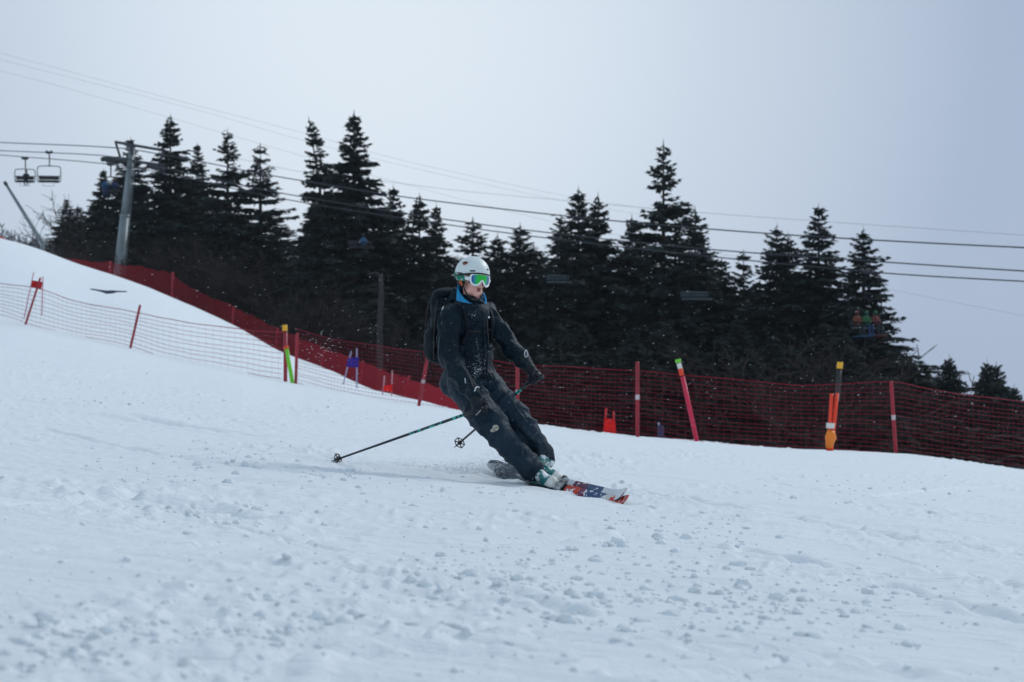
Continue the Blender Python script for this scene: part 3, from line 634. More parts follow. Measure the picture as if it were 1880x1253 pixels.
for cx, cy, dz in ((204, 293, 1.), (288, 306, -1.4)):
    b = MB(); b.box(P(cx, cy - 3, d + dz), (1.3, .12, .18), bevel=.04)
    for k in range(5): b.tube([P(cx - 15 + k * 7, cy + k * 1.2, d + dz - .12), P(cx - 15 + k * 7, cy + k * 1.2, d + dz + .12)], .2, 10)
    b.build('sheave_assembly', DSTEEL, e)
b = MB()
for s in (-.2, .2): b.tube([tp + Vector((.55 + s * .1, -.52, 1)) + Vector((s, 0, 0)), top + Vector((.1 + s, -.35, -1))], .025, 4)
for k in range(26): c = tp.lerp(top, .05 + .034 * k) + Vector((.12, -.5 + .12 * k / 26, 0)); b.tube([c - Vector((.2, 0, 0)), c + Vector((.2, 0, 0))], .02, 4)
b.build('ladder', STEEL, e)

def chair(px, ygrip, yseat, label, wpx, yaw=.25, cush=CUSH, steel=DIM_STEEL):
    """hanger from the cable, looped frame, bench and backrest"""
    d = dlift(px); p = P(px, ygrip, d); Hh = (yseat - ygrip) / FPX * d; Wd = wpx / FPX * d / math.cos(yaw)
    e = thing('lift_chair', p, label, 'chairlift chair', 'chairs of the chairlift')
    M = Matrix.Translation(p) @ Matrix.Rotation(yaw, 4, 'Z'); f = lambda x, y, z: M @ Vector((x, y, z))
    fr = Hh * .48
    b = MB(); b.box(f(0, 0, -.02), (.42, .16, .22), bevel=.04); b.ell(f(-.2, 0, .03), .13, sub=2); b.ell(f(.2, 0, .03), .13, sub=2); b.build('cable_grip', DSTEEL, e)
    MB().tube(catmull([f(0, 0, 0), f(.03, .06, -Hh * .15), f(.03, .1, -Hh * .4), f(0, 0, -fr)], 6), .055, 8).build('hanger', steel, e)
    h = Wd / 2; z0, z1 = -fr, -Hh
    loop = [f(-h * .8, 0, z0), f(0, 0, z0 + .04), f(h * .8, 0, z0), f(h * .97, 0, z0 - .14), f(h, 0, (z0 + z1) / 2), f(h * .97, -.1, z1 + .1), f(h * .85, -.1, z1 - .05), f(0, -.1, z1 - .05), f(-h * .85, -.1, z1 - .05), f(-h * .97, -.1, z1 + .1), f(-h, 0, (z0 + z1) / 2), f(-h * .97, 0, z0 - .14)]
    MB().tube(catmull(loop, 4, True), .038, 6, close=True).build('frame', steel, e)
    R3 = Matrix.Rotation(yaw, 3, 'Z')
    b = MB()
    b.box(f(0, -.28, z1 + .03), (Wd * .88, .5, .13), R3, .04); b.build('seat', cush, e)
    MB().box(f(0, .0, z1 + .34), (Wd * .88, .07, .34), R3 @ Matrix.Rotation(.15, 3, 'X'), .03).build('backrest', cush, e)
    b = MB(); b.tube(catmull([f(-h * .9, 0, z1 + .55), f(-h * .9, -.45, z1 + .4), f(0, -.55, z1 + .38), f(h * .9, -.45, z1 + .4), f(h * .9, 0, z1 + .55)], 4), .022, 5)
    b.tube([f(-h * .5, -.5, z1 + .39), f(-h * .45, -.62, z1 - .42), f(h * .45, -.62, z1 - .42), f(h * .5, -.5, z1 + .39)], .02, 5); b.build('safety_bar', steel, e)
    return f, z1, h
def rider(f, x, z1, label, jm, pm, hm, me_cache={}):
    """small seated figure: one body, with jacket and helmet"""
    e = thing('person', f(x, -.25, z1 + .1), label, 'person', 'riders on the chairlift')
    b = MB(); s = lambda dx, y, z: f(x + dx, y, z1 + z)
    b.ell(s(0, -.15, .2), (.17, .15, .16)); b.limb([s(0, -.15, .2), s(0, -.12, .6)], [.13, .14]); b.limb([s(0, -.13, .6), s(0, -.15, .82)], [.07, .06])
    b.ell(s(0, -.17, .86), (.085, .1, .12)); b.ell(s(0, -.27, .84), .02, sub=2)
    for q in (-1, 1):
        b.limb([s(q * .09, -.2, .16), s(q * .11, -.60, .15), s(q * .11, -.62, -.28), s(q * .11, -.78, -.34)], [.085, .07, .06, .06])
        b.limb([s(q * .18, -.13, .6), s(q * .24, -.25, .36), s(q * .12, -.48, .36)], [.06, .05, .045])
    me = unify(b, 'body', .03, 2); link_mesh('body', me, pm, e)
    b = MB(); b.limb([s(0, -.14, .22), s(0, -.12, .6)], [.185, .175])
    for q in (-1, 1): b.limb([s(q * .18, -.13, .6), s(q * .24, -.25, .36), s(q * .13, -.44, .36)], [.085, .075, .06])
    link_mesh('jacket', unify(b, 'jacket', .03, 2), jm, e)
    b = MB(); b.ell(s(0, -.15, .92), (.12, .135, .11)); b.build('helmet', hm, e)
    return e
def ski_pair(f, x, z1, label, m):
    b = MB()
    for q in (-1, 1): b.tube([f(x + q * .12, 0.05, z1 - .46), f(x + q * .12, -.9, z1 - .42), f(x + q * .12, -1.45, z1 - .43), f(x + q * .12, -1.62, z1 - .33)], [.04, .045, .045, .02], 6)
    e = thing('skis', f(x, -.8, z1 - .45), label, 'skis', 'skis of the chairlift riders')
    for q in (-1, 1):
        MB().tube([f(x + q * .12, 0.05, z1 - .46), f(x + q * .12, -.9, z1 - .42), f(x + q * .12, -1.45, z1 - .43), f(x + q * .12, -1.62, z1 - .33)], [.04, .05, .05, .02], 6).build('ski', m, e)
    b.bm.free()
JB = mat('blue_jacket', (.010, .07, .16), .7); JR = mat('red_jacket', (.10, .012, .012), .7); JO = mat('orange_jacket', (.13, .028, .010), .7); JG = mat('green_jacket', (.008, .08, .025), .7); JK = mat('dark_clothes', (.015, .017, .022), .8); JN = mat('navy_clothes', (.012, .03, .10), .8)
f, z1, h = chair(46, 291, 334, 'lift chair furthest left with a dark clad rider', 36, .2, steel=DSTEEL)
rider(f, .1, z1, 'dark clad rider on the lift chair furthest left', JK, JK, JK)
f, z1, h = chair(90, 280, 334, 'empty looped lift chair hanging in the sky left of the tower', 41, .2, steel=DSTEEL)
f, z1, h = chair(203, 302, 352, 'lift chair with blue riders just left of the tower pole', 36, .3)
rider(f, -.45, z1, 'blue clad rider at left on the chair by the tower pole', JB, JN, JK); rider(f, .3, z1, 'navy rider at right on the chair by the tower pole', JN, JK, JO)
f, z1, h = chair(662, 377, 456, 'lift chair before the tallest bushy spruce with one blue rider', 46, .4)
rider(f, .15, z1, 'lone bright blue rider before the tallest bushy spruce', JB, JK, JK)
chair(1024, 439, 520, 'empty lift chair right of the head of the skier', 48, .4, BLUEB)
chair(1275, 466, 551, 'empty lift chair with curved hanger below the tallest right hand spruce', 60, .4, BLUEB)
f, z1, h = chair(1588, 498, 604, 'crowded lift chair before the broad spruce at right', 66, .4, BLUEB)
rider(f, -.62, z1, 'orange clad rider on the crowded chair', JO, JK, JR); rider(f, .0, z1, 'green clad rider in the middle of the crowded chair', JG, JN, JG); rider(f, .6, z1, 'red clad rider on the crowded chair', JR, JK, JG)
ski_pair(f, -.62, z1, 'blue skis dangling from the crowded chair', JB); ski_pair(f, .3, z1, 'red skis dangling from the crowded chair', JR)
# snow lance
d = 150; p0 = P(80, 452, d); p0.z = gz1(p0.x, d) - .2
e = thing('snow_lance', p0, 'grey snow lance slanting to the left at the far left', 'snow lance')
MB().tube([p0, P(78, 447, d), P(10, 337, d)], [.20, .19, .10], 10).build('lance_tube', STEEL, e); MB().tube([P(12, 340, d), P(8, 334, d)], [.16, .12], 10).build('nozzle', DSTEEL, e)

# ------------------------------------------------------------------ the skier
SKIN = mat('skin', (.78, .46, .37), .5, col2=(.74, .36, .29), scale=14, bump=.1, bscale=120)
def frost_cloth(name, col, col2, zone=None, rough=.55, wr=.6):
    """dark woven cloth with snow dusted on it; zone: (centre, radius) where much snow clings"""
    m = mat(name, col, rough, col2=col2, scale=5, bump=wr, bscale=34, spec=.25); t = m.node_tree; b = t.nodes['Principled BSDF']; b.inputs['Specular Tint'].default_value = (.55, .82, 1, 1)
    tc = [n for n in t.nodes if n.type == 'TEX_COORD'][0]
    src = b.inputs['Base Color'].links[0].from_socket
    n = t.nodes.new('ShaderNodeTexNoise'); n.inputs['Scale'].default_value = 95; n.inputs['Detail'].default_value = 5; n.inputs['Roughness'].default_value = .7; t.links.new(tc.outputs['Object'], n.inputs['Vector'])
    thr = t.nodes.new('ShaderNodeMapRange'); thr.inputs['From Min'].default_value = .66; thr.inputs['From Max'].default_value = .74
    val = n.outputs['Fac']
    for c, r, amt in (zone or []):
        ds = t.nodes.new('ShaderNodeVectorMath'); ds.operation = 'DISTANCE'; ds.inputs[1].default_value = c; t.links.new(tc.outputs['Object'], ds.inputs[0])
        mr = t.nodes.new('ShaderNodeMapRange'); mr.inputs['From Min'].default_value = 0; mr.inputs['From Max'].default_value = r; mr.inputs['To Min'].default_value = amt; mr.inputs['To Max'].default_value = 0
        t.links.new(ds.outputs['Value'], mr.inputs['Value'])
        ad = t.nodes.new('ShaderNodeMath'); ad.operation = 'ADD'; t.links.new(val, ad.inputs[0]); t.links.new(mr.outputs['Result'], ad.inputs[1]); val = ad.outputs['Value']
    t.links.new(val, thr.inputs['Value'])
    mx = t.nodes.new('ShaderNodeMix'); mx.data_type = 'RGBA'; mx.inputs['B'].default_value = (.62, .66, .70, 1)
    t.links.new(thr.outputs['Result'], mx.inputs['Factor']); t.links.new(src, mx.inputs['A']); t.links.new(mx.outputs['Result'], b.inputs['Base Color'])
    return m
ROOT = P(1000, 893, 14.0)
sk = thing('person', ROOT, 'skier in black carving a turn, in a white helmet and mirrored goggles', 'person')
FW = Vector((.55, -.83, -.03)).normalized(); LF = Vector((0, 0, 1)).cross(FW).normalized(); UP = FW.cross(LF).normalized()
AX = Matrix((LF, FW, UP)).transposed()               # columns: his left, forward, up
loc = lambda p: tuple(Vector(p) - ROOT)
# joints
neck = P(866, 556, 14.0); chest = P(862, 596, 14.02); belly = P(864, 648, 14.02); hem = P(866, 692, 14.03); pelvis = P(866, 706, 14.04)
shR = P(828, 580, 13.90); elR = P(827, 656, 13.84); wrR = P(868, 722, 13.70); haR = P(889, 746, 13.64)
shL = P(895, 578, 14.12); elL = P(934, 634, 14.02); wrL = P(966, 668, 13.90); haL = P(985, 690, 13.84)
hipR = P(850, 710, 13.98); knR = P(922, 802, 13.78); anR = P(984, 866, 13.97)
hipL = P(888, 702, 14.10); knL = P(964, 786, 13.92); anL = P(1004, 846, 14.18)
H = P(868, 513, 13.97)
roll = Matrix.Rotation(rad(-5), 3, FW); HF = FW; HL = roll @ LF; HU = roll @ UP; HAX = Matrix((HL, HF, HU)).transposed()
hd = lambda x, y, z: H + HL * x + HF * y + HU * z
# --- body
b = MB()
b.ell(hd(0, -.012, .035), (.074, .094, .105), HAX); b.ell(hd(0, .028, -.052), (.060, .064, .078), HAX); b.ell(hd(0, .066, -.112), (.026, .022, .02), HAX)
b.limb([hd(0, .088, .008), hd(0, .104, -.022), hd(0, .113, -.034)], [.010, .013, .0135], 12)
for q in (-1, 1):
    b.ell(hd(q * .012, .103, -.037), (.009, .011, .008), HAX); b.ell(hd(q * .040, .068, -.032), (.022, .022, .026), HAX)
    b.ell(hd(q * .030, .086, .0), .012, HAX, 2); b.ell(hd(q * .078, -.008, -.01), (.01, .026, .034), HAX); b.ell(hd(q * .05, .02, -.09), (.022, .04, .028), HAX)
b.ell(hd(0, .088, -.066), (.024, .012, .007), HAX); b.ell(hd(0, .087, -.086), (.020, .012, .009), HAX)
b.limb([hd(0, -.02, -.06), neck, P(866, 585, 14.02)], [.058, .062, .075])
b.ell(chest, (.165, .115, .17), AX); b.ell(belly, (.145, .105, .15), AX); b.ell(pelvis, (.15, .11, .11), AX)
for j in ((shR, elR, wrR), (shL, elL, wrL)): b.limb(j, [.058, .045, .028])
for w, h in ((wrR, haR), (wrL, haL)): b.limb([w.lerp(h, -.5), w.lerp(h, .12)], [.030, .024])
for j in ((hipR, knR, anR), (hipL, knL, anL)): b.limb(j, [.085, .062, .030])
SK = (Vector((.55, -.83, -.085))).normalized()
NN = Vector((-.57, -.475, .667)).normalized(); NN = (NN - SK * NN.dot(SK)).normalized()
CN = P(1003, 890, 14.03) - NN * .004; CF = P(992, 877, 14.2)
for a, c in ((anR, CN + NN * .022), (anL, CF + SK * .14 + NN * .022)): b.limb([a, c + NN * .08 - SK * .03, c + NN * .055 + SK * .09], [.026, .022, .020])
me = unify(b, 'body', .0085, 3); link_mesh('body', me, SKIN, sk)
LIP = mat('lips', (.42, .12, .11), .4); MOUTH = mat('open_mouth', (.06, .015, .015), .6)
b = MB(); b.ell(hd(0, .0985, -.0665), (.021, .008, .0055), HAX); b.ell(hd(0, .0965, -.086), (.018, .009, .0075), HAX); b.build('lips', LIP, sk)
b = MB(); b.ell(hd(0, .098, -.0755), (.015, .006, .0045), HAX); b.build('mouth', MOUTH, sk)
# --- trousers
TROU = frost_cloth('trouser_cloth', (.0060, .0140, .025), (.012, .022, .036), [(loc(P(905, 770, 13.7)), .5, .02)])
b = MB()
b.ell(pelvis + Vector((0, 0, -.01)), (.185, .15, .14), AX); b.ell(P(838, 702, 14.10), (.12, .12, .13), AX)
b.limb([hipR, P(886, 757, 13.86), knR, P(955, 838, 13.86), anR + Vector((-.03, 0, .02))], [.125, .118, .098, .094, .088])
b.limb([hipL, P(928, 745, 13.99), knL, P(988, 820, 14.05), anL + Vector((-.012, 0, .03))], [.112, .100, .098, .080, .074])
b.ell(knL + FW * .03, .085)
me = unify(b, 'trousers', .011, 4)
def folds(c, n):
    w = 1 - abs(mnoise.noise(Vector((c.x * 5 + c.z * 4, c.y * 5, c.z * 8 - c.x * 5))) * 2)
    return .028 * max(0, w - .35) - .006 + .011 * mnoise.noise(c * 11) + .005 * mnoise.noise(c * 30)
displace(me, folds); TB = BVHTree.FromPolygons([v.co.copy() for v in me.vertices], [p.vertices[:] for p in me.polygons])
tr_o = link_mesh('trousers', me, TROU, sk)
# --- jacket
JACK = frost_cloth('jacket_cloth', (.0016, .0048, .0085), (.0042, .0095, .0150), [(loc(P(897, 665, 13.85)), .15, .19), (loc(P(868, 690, 13.85)), .12, .13), (loc(P(872, 577, 13.85)), .06, .10), (loc(P(899, 585, 13.88)), .05, .13), (loc(P(885, 630, 13.85)), .4, .015)])
b = MB()
b.limb([neck + Vector((0, 0, -.01)), P(864, 574, 14.0)], [.088, .12]); b.ell(chest, (.192, .145, .19), AX); b.ell(belly, (.178, .138, .2), AX); b.ell(hem + Vector((0, 0, .02)), (.185, .15, .13), AX)
b.ell(P(838, 578, 13.93), .085); b.ell(P(890, 577, 14.1), .08)
b.limb([shR, P(824, 618, 13.85), elR, P(845, 690, 13.77), wrR], [.088, .084, .080, .071, .062])
b.limb([shL, P(914, 606, 14.07), elL, P(950, 652, 13.96), wrL], [.080, .074, .068, .060, .054])
me = unify(b, 'jacket', .0095, 4)
def jfolds(c, n):
    w = 1 - abs(mnoise.noise(Vector((c.x * 6 - c.z * 3, c.y * 6, c.z * 9 + c.x * 4 + 7))) * 2)
    return .030 * max(0, w - .35) - .006 + .011 * mnoise.noise(c * 10 + Vector((3, 1, 2))) + .005 * mnoise.noise(c * 28)
displace(me, jfolds); JBV = BVHTree.FromPolygons([v.co.copy() for v in me.vertices], [p.vertices[:] for p in me.polygons])
jk = link_mesh('jacket', me, JACK, sk)
CAMP = Vector((0, 0, ZC))
def hit(px, py, lift=.004, bv=(), far=False):
    dr = (P(px, py, 14) - CAMP).normalized(); best = None
    for t in bv or (JBV, TB):
        h = t.ray_cast(CAMP, dr)
        if h[0] is not None and (best is None or h[3] < best[1]): best = (h[0] + h[1] * (lift if h[1].dot(dr) < 0 else -lift), h[3], h[1] if h[1].dot(dr) < 0 else -h[1])
    return best
def trim(name, pts, r, m, parent, bv, lift=.002):
    q = [hit(x, y, lift, bv) for x, y in pts]; q = [a[0] for a in q if a]
    if len(q) < 2: return None
    return MB().tube(catmull(q, 4), r, 6).build(name, m, parent)
SEAM = mat('seam_tape', (.06, .075, .09), .6); GREYR = mat('reflective_trim', (.45, .48, .50), .4); CREAM = mat('cream_patch', (.50, .46, .40), .8, col2=(.22, .19, .16), scale=45)
JT = (JBV,); TT = (TB,)
for o_, of in ((jk, None), (tr_o, None)): OFF[o_.name] = ROOT.copy()
trim('zip', [(890, 566), (893, 590), (896, 620), (897, 650), (895, 684)], .006, mat('zip_teeth', (.05, .055, .06), .4, metal=.4), jk, JT)
trim('storm_flap', [(884, 568), (888, 600), (890, 640), (888, 688)], .008, JACK, jk, JT)
trim('sleeve_seam', [(812, 590), (806, 630), (808, 662), (828, 700), (846, 722)], .0035, SEAM, jk, JT)
trim('pocket_zip', [(874, 620), (878, 640), (879, 662)], .004, SEAM, jk, JT); trim('zip_puller', [(885, 580), (886, 589)], .004, GREYR, jk, JT)
trim('sleeve_tab', [(854, 695), (855, 704)], .005, GREYR, jk, JT)
trim('jacket_hem', [(838, 712), (860, 716), (884, 712), (902, 700)], .007, SEAM, jk, JT)
trim('side_seam', [(826, 722), (846, 752), (862, 775), (884, 800), (905, 832), (925, 855)], .0035, SEAM, tr_o, TT)
trim('side_seam', [(933, 715), (948, 748), (966, 772), (980, 792)], .003, SEAM, tr_o, TT)
h = hit(910, 786, .002, TT)
if h:
    q = h[2].to_track_quat('Z', 'Y').to_matrix(); b = MB(); b.ell(h[0], (.026, .022, .006), q); b.ell(hit(905, 791, .002, TT)[0], (.020, .012, .005), q); b.build('knee_patch', CREAM, tr_o)
h = hit(897, 583, .003, JT)
if h: b = MB(); b.ell(h[0], (.010, .008, .004), h[2].to_track_quat('Z', 'Y').to_matrix()); b.build('chest_badge', mat('white_badge', (.7, .72, .74), .6), jk)
# --- hood liner and collar
def collar(name, c, rx, ry, zt, zb, th, m, tiltf=0.):
    rows = []; n = 40
    prof = lambda f: [(0, zb(f)), (.012, (zb(f) * .6 + zt(f) * .4)), (.004, zt(f)), (-th, zt(f) - .004), (-th, zb(f))]
    for k in range(5):
        row = []
        for a in range(n):
            f = 2 * math.pi * a / n; dr, z = prof(f)[k]; w = .006 * mnoise.noise(Vector((math.cos(f) * 2.2, math.sin(f) * 2.2, z * 14)))
            row.append(c + LF * math.sin(f) * (rx + dr + w) + FW * (math.cos(f) * (ry + dr + w)) + UP * z)
        rows.append(row)
    b = MB(); b.grid(rows, True); return b.build(name, m, sk)
HC = P(866, 552, 13.99)
LINER = mat('blue_liner', (.008, .22, .50), .75, col2=(.012, .30, .60), scale=20, bump=.4, bscale=60)
collar('hood_liner', HC, .104, .108, lambda f: -.034 + .088 * (1 - math.cos(f)), lambda f: -.13, .010, LINER)
collar('jacket_collar', HC, .120, .128, lambda f: -.026 + .020 * (1 - math.cos(f)), lambda f: -.15, .014, JACK)
b = MB(); pts = [hd(-.088, .005, -.03), hd(-.078, .03, -.09), hd(-.045, .052, -.136), hd(0, .060, -.147), hd(.045, .052, -.136), hd(.078, .03, -.09), hd(.088, .005, -.03)]
b.tube(catmull(pts, 5), .0055, 6); b.box(hd(-.012, .066, -.148), (.05, .014, .022), HAX, .004); b.build('chin_strap', mat('strap_webbing', (.02, .018, .018), .7), sk)
# --- helmet
HELM = mat('helmet_shell', (.70, .75, .74), .4, col2=(.66, .72, .71), scale=20, bump=.05, bscale=300)
hc = (0, -.014, .040); ha, hb, hv = .121, .146, .128
def hsurf(f, z, e=0.):   # f: 0 front, pi/2 his left; z in head frame
    q = max(0., 1 - ((z - hc[2]) / hv) ** 2) ** .5
    return hd(math.sin(f) * (ha * q + e), hc[1] + math.cos(f) * (hb * q + e), z)
rim = lambda f: .030 + .008 * math.cos(f) - .030 * max(0, -math.cos(f)) ** 2 - .012 * abs(math.sin(f)) ** 3
rows = []; n = 56
for k in range(17):
    s = k / 16; row = []
    for a in range(n):
        f = 2 * math.pi * a / n; t = math.asin(min(1, max(-1, (rim(f) - hc[2]) / hv))); g_ = math.pi / 2 - .02 - (math.pi / 2 - .02 - t) * s
        z = hc[2] + hv * math.sin(g_); q = math.cos(g_); rg = 1 + .012 * math.cos(2 * f) * s
        row.append(hd(math.sin(f) * ha * q * rg, hc[1] + math.cos(f) * hb * q * rg, z))
    rows.append(row)
inner = [[p + (hd(0, hc[1], .03) - p) * .09 for p in rows[-1]], [p + (hd(0, hc[1], .06) - p) * .10 for p in rows[-5]]]
b = MB(); Vg = b.grid(rows + inner, True); b.bm.faces.new(Vg[0]); hel = b.build('helmet', HELM, sk); OFF[hel.name] = ROOT.copy()
BL = mat('matte_black', (.012, .013, .016), .5)
b = MB(); b.tube([hsurf(2 * math.pi * a / n, rim(2 * math.pi * a / n), .001) for a in range(n)], .0065, 8, close=True); b.build('helmet_rim', BL, hel)
def on_helmet(px, py):
    dr = (P(px, py, 14) - CAMP).normalized(); M_ = HAX.transposed(); o = M_ @ (CAMP - hd(*hc)); r = M_ @ dr; s_ = Vector((1 / ha, 1 / hb, 1 / hv))
    o = Vector(o[i] * s_[i] for i in range(3)); r = Vector(r[i] * s_[i] for i in range(3))
    A, B_, C_ = r.dot(r), 2 * o.dot(r), o.dot(o) - 1; dsc = B_ * B_ - 4 * A * C_
    if dsc < 0: return None
    t = (-B_ - math.sqrt(dsc)) / (2 * A); p = CAMP + dr * t; l = M_ @ (p - hd(*hc)); n_ = HAX @ Vector((l[0] / ha ** 2, l[1] / hb ** 2, l[2] / hv ** 2)); return p, n_.normalized()
def patch(name, quad, m, lift=.0016, n_=4):
    rows = []
    for a in range(n_ + 1):
        row = []
        for c in range(n_ + 1):
            u, v = a / n_, c / n_
            x = (quad[0][0] * (1 - v) + quad[1][0] * v) * (1 - u) + (quad[3][0] * (1 - v) + quad[2][0] * v) * u
            y = (quad[0][1] * (1 - v) + quad[1][1] * v) * (1 - u) + (quad[3][1] * (1 - v) + quad[2][1] * v) * u
            p = on_helmet(x, y)
            if p is None: return None
            row.append(p[0] + p[1] * lift)
        rows.append(row)
    b = MB(); b.grid(rows); bmesh.ops.solidify(b.bm, geom=b.bm.faces[:], thickness=.003); return b.build(name, m, hel)
STO = mat('sticker_orange', (.55, .12, .04), .5)
patch('vent', [(862.5, 496.7), (872.5, 496.5), (872.5, 499), (863.5, 499.2)], BL); patch('vent', [(893.5, 494.5), (897, 494), (896.5, 496.5), (893.8, 497)], BL)
patch('vent', [(843.5, 479.5), (850, 478), (847, 480.6), (844, 481.8)], BL)
patch('camera_mount', [(868.5, 471.6), (878.5, 470.8), (880.8, 476.5), (872.5, 477.5)], BL, .006)  # black camera mount on top of the helmet
patch('sticker', [(849.2, 482.8), (855.5, 480.2), (860, 482.6), (850, 484.2)], BL, .0024); patch('sticker', [(849.7, 484.4), (860, 482.6), (857, 485.5), (851.3, 487.5)], STO, .0024)
patch('side_vent', [(838, 500), (848, 501), (857, 505.5), (846, 505)], BL, .003)
PAD = mat('ear_pad_fabric', (.016, .017, .02), .8, col2=(.03, .03, .034), scale=30)
b = MB()
for q in (-1, 1): b.ell(hd(q * .086, -.012, -.022), (.016, .040, .046), HAX)
b.ell(hd(0, -.09, -.02), (.08, .03, .05), HAX); b.build('ear_pad', PAD, hel)
OR = mat('orange_webbing', (.75, .13, .02), .6)
b = MB()
for q in (-1, 1):
    b.tube([hd(q * .104, .010, -.012), hd(q * .105, .012, -.035), hd(q * .100, .02, -.055)], .006, 6); b.ell(hd(q * .103, -.012, -.03), (.004, .008, .012), HAX, 2)
b.build('orange_webbing', OR, hel)
# --- goggles
FRM = mat('goggle_frame', (.80, .82, .83), .35); STRAP = mat('goggle_strap', (.015, .36, .22), .6, col2=(.75, .82, .80), scale=38, lo=.56, hi=.60)
GO = [(-.080, -.002), (-.074, .026), (-.042, .035), (0, .036), (.042, .035), (.074, .026), (.080, -.002), (.072, -.036), (.047, -.049), (.024, -.038), (.010, -.018), (0, -.012), (-.010, -.018), (-.024, -.038), (-.047, -.049), (-.072, -.036)]
gp = catmull([(x, 0, z) for x, z in GO], 4, True); gy = lambda x: .128 - 5.2 * x * x
gg = thing('goggles', ROOT, None, None); gg.parent = sk; gg.location = (0, 0, 0); OFF[gg.name] = ROOT.copy()
MB().tube([hd(p.x, gy(p.x), p.z) for p in gp], .0075, 8, close=True).build('goggle_frame', FRM, gg)
b = MB(); b.grid([[hd(p.x * s, gy(p.x) - y, p.z * s + (1 - s) * -.002) for p in gp] for s, y in ((1, .004), (1.0, .016), (.96, .03), (.9, .042))], True); b.build('face_foam', BL, gg)
rows = []; cen_ = Vector((0, 0, .004)); cols = []
for k in range(9):
    s = 1 - k / 8.3
    rows.append([(lambda q: (q.x, gy(q.x) + .006 * (1 - s * s), q.z))(cen_ + (p - cen_) * s) for p in gp])
b = MB(); b.grid([[hd(*q) for q in r] for r in rows], True); lens = b.build('lens', None, gg)
lm = bpy.data.materials.new('mirror_lens'); lm.use_nodes = True; lb = lm.node_tree.nodes['Principled BSDF']; lb.inputs['Metallic'].default_value = .25; lb.inputs['Roughness'].default_value = .22
va = lm.node_tree.nodes.new('ShaderNodeVertexColor'); va.layer_name = 'sheen_tint'; lm.node_tree.links.new(va.outputs['Color'], lb.inputs['Base Color']); lens.data.materials.append(lm)
ca = lens.data.color_attributes.new('sheen_tint', 'FLOAT_COLOR', 'POINT')
for v in lens.data.vertices:      # iridescent sheen painted into the coating colour, green middle to violet rim
    x = HL.dot(v.co + ROOT - H); a = abs(x + .004) / .075
    c0, c1, c2 = Vector((.015, .50, .05)), Vector((.008, .16, .38)), Vector((.07, .02, .30))
    t = min(1, max(0, (a - .46) / .34)); c = c0.lerp(c1, t); t2 = min(1, max(0, (a - .70) / .3)); c = c.lerp(c2, t2)
    ca.data[v.index].color = (*c, 1)
rows = []
for k in range(4):
    w = (k / 3 - .5) * .038; row = []
    for a in range(61):
        f = rad(52) + rad(256) * a / 60; back = max(0, -math.cos(f)); z = -.004 + .055 * back ** .8 + w
        q = hsurf(f, max(z, rim(f) + .002), .004); 
        if z < rim(f): q = hsurf(f, rim(f), .004) - HU * (rim(f) - z)
        row.append(q)
    rows.append(row)
b = MB(); b.grid(rows); bmesh.ops.solidify(b.bm, geom=b.bm.faces[:], thickness=.003); b.build('goggle_strap', STRAP, gg)
b = MB()
for q in (-1, 1): b.tube([hd(q * .078, gy(.078) - .006, -.004), hd(q * .092, .072, -.004), hd(q * .100, .058, -.003)], [.016, .016, .012], 8)
b.build('outrigger', FRM, gg)
# --- gloves
GLV = frost_cloth('glove_leather', (.008, .009, .011), (.018, .019, .022), rough=.55)
def glove(wr, hc_, ax, palm, label=None):
    """ax: along the pole towards the thumb end; palm: from the pole to the back of the hand; fingers curl round the pole"""
    ax = ax.normalized(); palm = (palm - ax * palm.dot(ax)).normalized(); sd = ax.cross(palm)
    b = MB(); M3 = Matrix((sd, palm, ax)).transposed()
    b.ell(hc_ + palm * .030, (.040, .022, .050), M3)
    for k in range(4):
        o = hc_ + ax * (.036 - .024 * k); r = .032 - (.004 if k == 3 else 0); ln = (3.7, 4.1, 3.9, 3.2)[k]
        pts = [o + palm * (r * math.cos(t)) * 1.08 + sd * (r * math.sin(t)) for t in [(.25 + ln * j / 7) for j in range(8)]]
        b.limb(pts, [.0135] * 3 + [.0128] * 3 + [.012, .011], 10)
    tp_ = [hc_ + palm * .034 - sd * .022 + ax * .02, hc_ + palm * .014 - sd * .040 + ax * .042, hc_ - palm * .014 - sd * .034 + ax * .052, hc_ - palm * .032 - sd * .008 + ax * .050]
    b.limb(tp_, [.017, .0155, .0145, .012], 10)
    b.limb([hc_ + palm * .028, wr.lerp(hc_, .35) + palm * .010, wr.lerp(hc_, -.25)], [.034, .042, .052], 14)
    me = unify(b, 'glove', .0052, 2); displace(me, lambda c, n: .0025 * mnoise.noise(c * 45)); o = link_mesh('glove', me, GLV, sk); OFF[o.name] = ROOT.copy()
    bv = BVHTree.FromPolygons([v.co + ROOT for v in me.vertices], [p.vertices[:] for p in me.polygons]); return o, bv
tipR = P(604, 849, 14.30); grR = P(880, 752, 13.68); axR = (grR - tipR).normalized()
tipL = P(834, 822, 14.72); grL = P(981, 694, 13.86); axL = (grL - tipL).normalized()
gR, gRb = glove(wrR, grR, axR, Vector((.10, -.85, .45))); gL, gLb = glove(wrL, grL, axL, Vector((.55, -.25, .8)))
trim('glove_badge', [(871.5, 718.5), (873, 713), (877, 711), (881, 713)], .0045, mat('white_print', (.72, .75, .77), .5), gR, (gRb, JBV), .003)
trim('glove_piping', [(874, 762), (880, 756), (886, 748)], .003, GREYR, gR, (gRb,)); trim('glove_piping', [(896, 749), (899, 756), (902, 759)], .0035, GREYR, gR, (gRb,))
h = hit(985, 671, .002, (gLb, JBV))
if h: MB().ell(h[0], .008, sub=2).build('yellow_tag', mat('yellow_tag', (.7, .5, .03), .6), gL)
